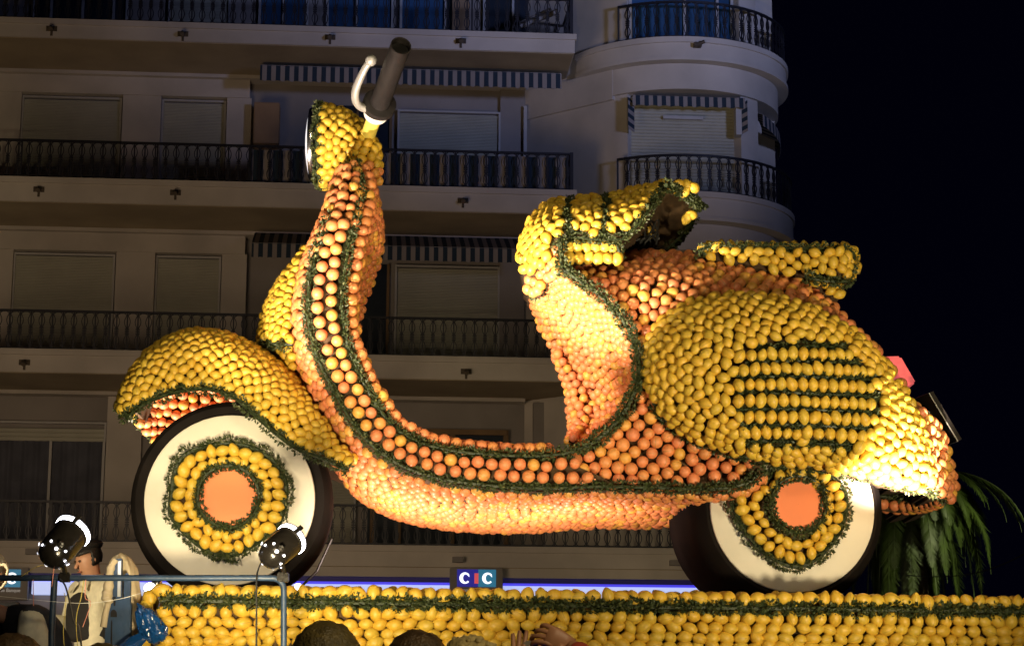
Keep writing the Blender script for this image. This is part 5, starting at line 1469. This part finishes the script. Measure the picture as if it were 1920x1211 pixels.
    def hair(s, m, size=1.0, name='hair', rough=.012, front=.35, curl=0, low=-.55):
        H1, up, f, sdv = s.head; bm = bmesh.new(); bmesh.ops.create_icosphere(bm, subdivisions=4, radius=1.0)
        for v in bm.verts:
            q = v.co.copy(); n_ = 1 + rough * 6 * mnoise.noise(q * (5 if not curl else 4)) + rough * 3 * mnoise.noise(q * 13) + curl * abs(mnoise.noise(q * 7))
            v.co = q * n_
        kill = [v for v in bm.verts if (v.co.y > front and v.co.z < .30) or v.co.z < low]
        bmesh.ops.delete(bm, geom=kill, context='VERTS')
        for v in bm.verts:
            q = v.co; v.co = s.w(H1 + up * (.022 + q.z * .108 * size) + f * (-.006 + q.y * .108 * size) + sdv * q.x * .093 * size)
        if curl:
            vs_ = [v.co.copy() for v in bm.verts]
            for q in random.sample(vs_, min(260, len(vs_))):
                bmesh.ops.create_icosphere(bm, subdivisions=1, radius=random.uniform(.008, .016), matrix=Matrix.Translation(q + Vector((random.gauss(0, .005), random.gauss(0, .005), random.gauss(.004, .005)))))
        me = bpy.data.meshes.new(name); bm.to_mesh(me); bm.free(); me.materials.append(M[m]); me.shade_smooth(); o = link(name, me, s.t)
        so = o.modifiers.new('thick', 'SOLIDIFY'); so.thickness = .012
        return o
    def shirt(s, m='shirt', r=1.0, name='shirt', sleeves=True):
        sp = [[('pelvis', (.165 * r, .125 * r)), ('waist', (.150 * r, .118 * r)), ('chest', (.178 * r, .128 * r)), (tuple(Vector(s.J['neck']) - Vector((0, 0, .03))), .072)]]
        if sleeves:
            for q in 'lr':
                wv = Vector(s.J[q + 'el']).lerp(Vector(s.J[q + 'wr']), .93); sp.append([('chest', (.178 * r, .128 * r)), (q + 'sh', .082 * r), (q + 'el', .064 * r), (tuple(Vector(s.J[q + 'el']).lerp(Vector(s.J[q + 'wr']), .6)), .060 * r), (tuple(wv), .046)])
        return s.chain(name, sp, m)
    def trousers(s, m='trouser'):
        return s.chain('trousers', [[('waist', (.150, .118)), ('pelvis', (.172, .132)), ('lhip', .112), ('lkn', .08), ('lan', .062)], [('pelvis', (.172, .132)), ('rhip', .112), ('rkn', .08), ('ran', .062)]], m)


DECK = .8
# man in vest on the float
px_ = V(158, 1555, 14.5)
A = Figure('man in black vest, cream shirt and red sash looking down on the float', (px_.x, 14.5, 1.06), rad(222), 1.72,
           dict(head0=(0, .045, 1.52), head1=(0, .07, 1.585), head2=(0, .075, 1.655), look=(0, 1, -.42), lsh=(.19, .0, 1.40), rsh=(-.19, .02, 1.40), rel=(-.27, .04, 1.17), rwr=(-.20, .27, 1.17), lel=(.27, -.03, 1.15), lwr=(.26, .02, .90)))
A.body(); A.shirt(); A.trousers(); A.hair('hair_black', .90, front=.25)
A.chain('vest', [[((0, .01, 1.02), (.190, .150)), ('waist', (.185, .145)), ((0, .02, 1.25), (.208, .155)), ((0, .0, 1.39), (.165, .11))]], 'vest')
A.chain('sash', [[((0, .005, .93), (.185, .145)), ((0, .01, 1.02), (.178, .142))]], 'sash', 1)
cl = A.w((0, .02, 1.455)); mb = MB(); mb.lathe([(.085, -.035), (.098, -.02), (.088, .02), (.075, .035), (.070, .02)], cl, A.fw * .25 + Vector((0, 0, 1)), 20); obj('collar', mb, 'shirt', A.t, smooth=True)
for s_ in (-1, 1):
    mb = MB(); mb.prism([A.w((s_ * .01, .13, 1.44)), A.w((s_ * .085, .11, 1.46)), A.w((s_ * .10, .145, 1.37))], [A.w((s_ * .01, .12, 1.43)), A.w((s_ * .085, .095, 1.45)), A.w((s_ * .10, .125, 1.37))]); obj('collar_wing', mb, 'shirt', A.t)
hb = A.w((0, .06, 1.70)); mb = MB(); mb.lathe([(.074, -.03), (.088, -.018), (.098, .005), (.08, .026), (.045, .038), (0, .042)], hb, A.fw * .1 + Vector((0, 0, 1)), 24); obj('beret', mb, 'hair_black', A.t, smooth=True)
# bending woman in dark vest with white sleeve
px_ = V(92, 1560, 12.0)
B = Figure('person bending low in dark vest with puffed white sleeve behind the rail', (px_.x - .02, 12.0, DECK), rad(200), 1.66,
           dict(waist=(0, .04, 1.13), chest=(0, .16, 1.32), neck=(0, .32, 1.38), head0=(0, .40, 1.37), head1=(0, .46, 1.36), head2=(0, .52, 1.37), look=(0, .6, -.8), lsh=(.19, .17, 1.36), lel=(.26, .14, 1.10), lwr=(.24, .26, .90), rsh=(-.18, .2, 1.37), rel=(-.25, .34, 1.12), rwr=(-.2, .45, .95)))
B.body(); B.shirt('cloth_dark'); B.trousers('cloth_dark'); B.chain('sleeve', [[((.12, .18, 1.38), .05), ('lsh', .078), ((.225, .16, 1.25), .10), ((.25, .15, 1.16), .112), ('lel', .10), (tuple(Vector(B.J['lel']).lerp(Vector(B.J['lwr']), .8)), .06)]], 'shirt'); B.hair('hair_black', 1.0, front=.3)
B.chain('vest', [[('pelvis', (.22, .19)), ('waist', (.225, .19)), ((0, .13, 1.29), (.235, .19)), ((0, .26, 1.37), (.18, .13))]], 'cloth_dark')
# figure with cream headscarf at the edge
px_ = V(-52, 1540, 12.5)
Cc = Figure('person in a cream headscarf at the edge behind the pipe rail', (px_.x, 12.5, DECK), rad(300), 1.70)
Cc.body(); Cc.shirt('cloth_dark'); Cc.trousers('cloth_dark'); Cc.hair('scarf', 1.22, 'headscarf', .02, .45, low=-1.2)

# crowd in the street: (px of head, py of hair top, depth, label, hair, size)
def spectator(px, py, Y, label, hair, size=1.0, face=90, curl=0, skin='skin2', shirt='cloth_dark', rough=.012, scale=None, **kw):
    top = P(px, py, Y); hgt = float(top[2]) / 1.012; sc_ = hgt
    f = Figure(label, (float(top[0]), Y, 0), rad(face), sc_, kw.get('joints'), skin, group='spectators in front of the float')
    f.body(); f.shirt(shirt); f.trousers('cloth_dark'); f.hair(hair, size, 'hair', rough, .5, curl, low=-.75); return f
spectator(610, 1163, 6.1, 'spectator with short olive brown hair, nearest under the front wheel', 'hair_olive', 1.0, 88)
spectator(783, 1180, 6.3, 'spectator with dark brown hair and a reddish bald edge below the bank sign', 'hair_brown', 1.0, 105, skin='skin')
spectator(884, 1200, 7.6, 'spectator with pale blond curls between the brown head and the raised hands', 'hair_blond', 1.05, 92, curl=.35)
spectator(22, 1190, 6.3, 'spectator with dark brown hair in front of the bending person', 'hair_brown', 1.05, 80)
spectator(193, 1205, 6.6, 'spectator with light brown hair below the man in the vest', 'hair_olive', 1.0, 95)
# raised hands holding a compact camera
Yh = 7.4; top = P(1012, 1222, Yh)
Dd = Figure('spectator raising both hands to photograph the float with a small camera', (float(top[0]), Yh, 0), rad(90), 1.62, None, 'skin2', group='spectators in front of the float')
def loc(px, py, Y):
    p = Vector(P(px, py, Y)) - Dd.pos; return (p.dot(Dd.lf) / Dd.k, p.dot(Dd.fw) / Dd.k, p.z / Dd.k)
Dd.J.update(lwr=loc(972, 1250, 7.62), lel=loc(952, 1390, 7.5), lside=(-1, 0, -.2), lnrm=(.2, -1, 0), lcurl=.12, rwr=loc(1066, 1206, 7.62), rel=loc(1150, 1275, 7.45), rdir=(.9, 0, .38), rside=(-.3, 0, -1), rnrm=(.25, .9, -.4), rcurl=.55)
Dd.body(); Dd.shirt('cloth_red', .8); Dd.trousers('cloth_dark'); Dd.hair('hair_brown', 1.0)
mb = MB(); p = P(1004, 1207, 7.66); mb.box(p[0] - .048, p[0] + .052, p[1] - .012, p[1] + .016, p[2] - .05, p[2] + .012)
cm = thing('compact_camera', 'small grey camera with lit blue screen held up in two hands', 'camera', p)
obj('camera_body', mb, 'phone', cm, bevel=.005)
mb = MB(); mb.box(p[0] - .012, p[0] + .035, p[1] - .0150, p[1] - .0125, p[2] - .045, p[2] - .012); obj('screen', mb, 'screen', cm)
mb = MB(); mb.lathe([(.02, 0), (.02, .03), (.017, .032), (0, .028)], Vector(p) + Vector((0, .0165, -.015)), (0, 1, 0), 18); obj('lens', mb, 'wire', cm)
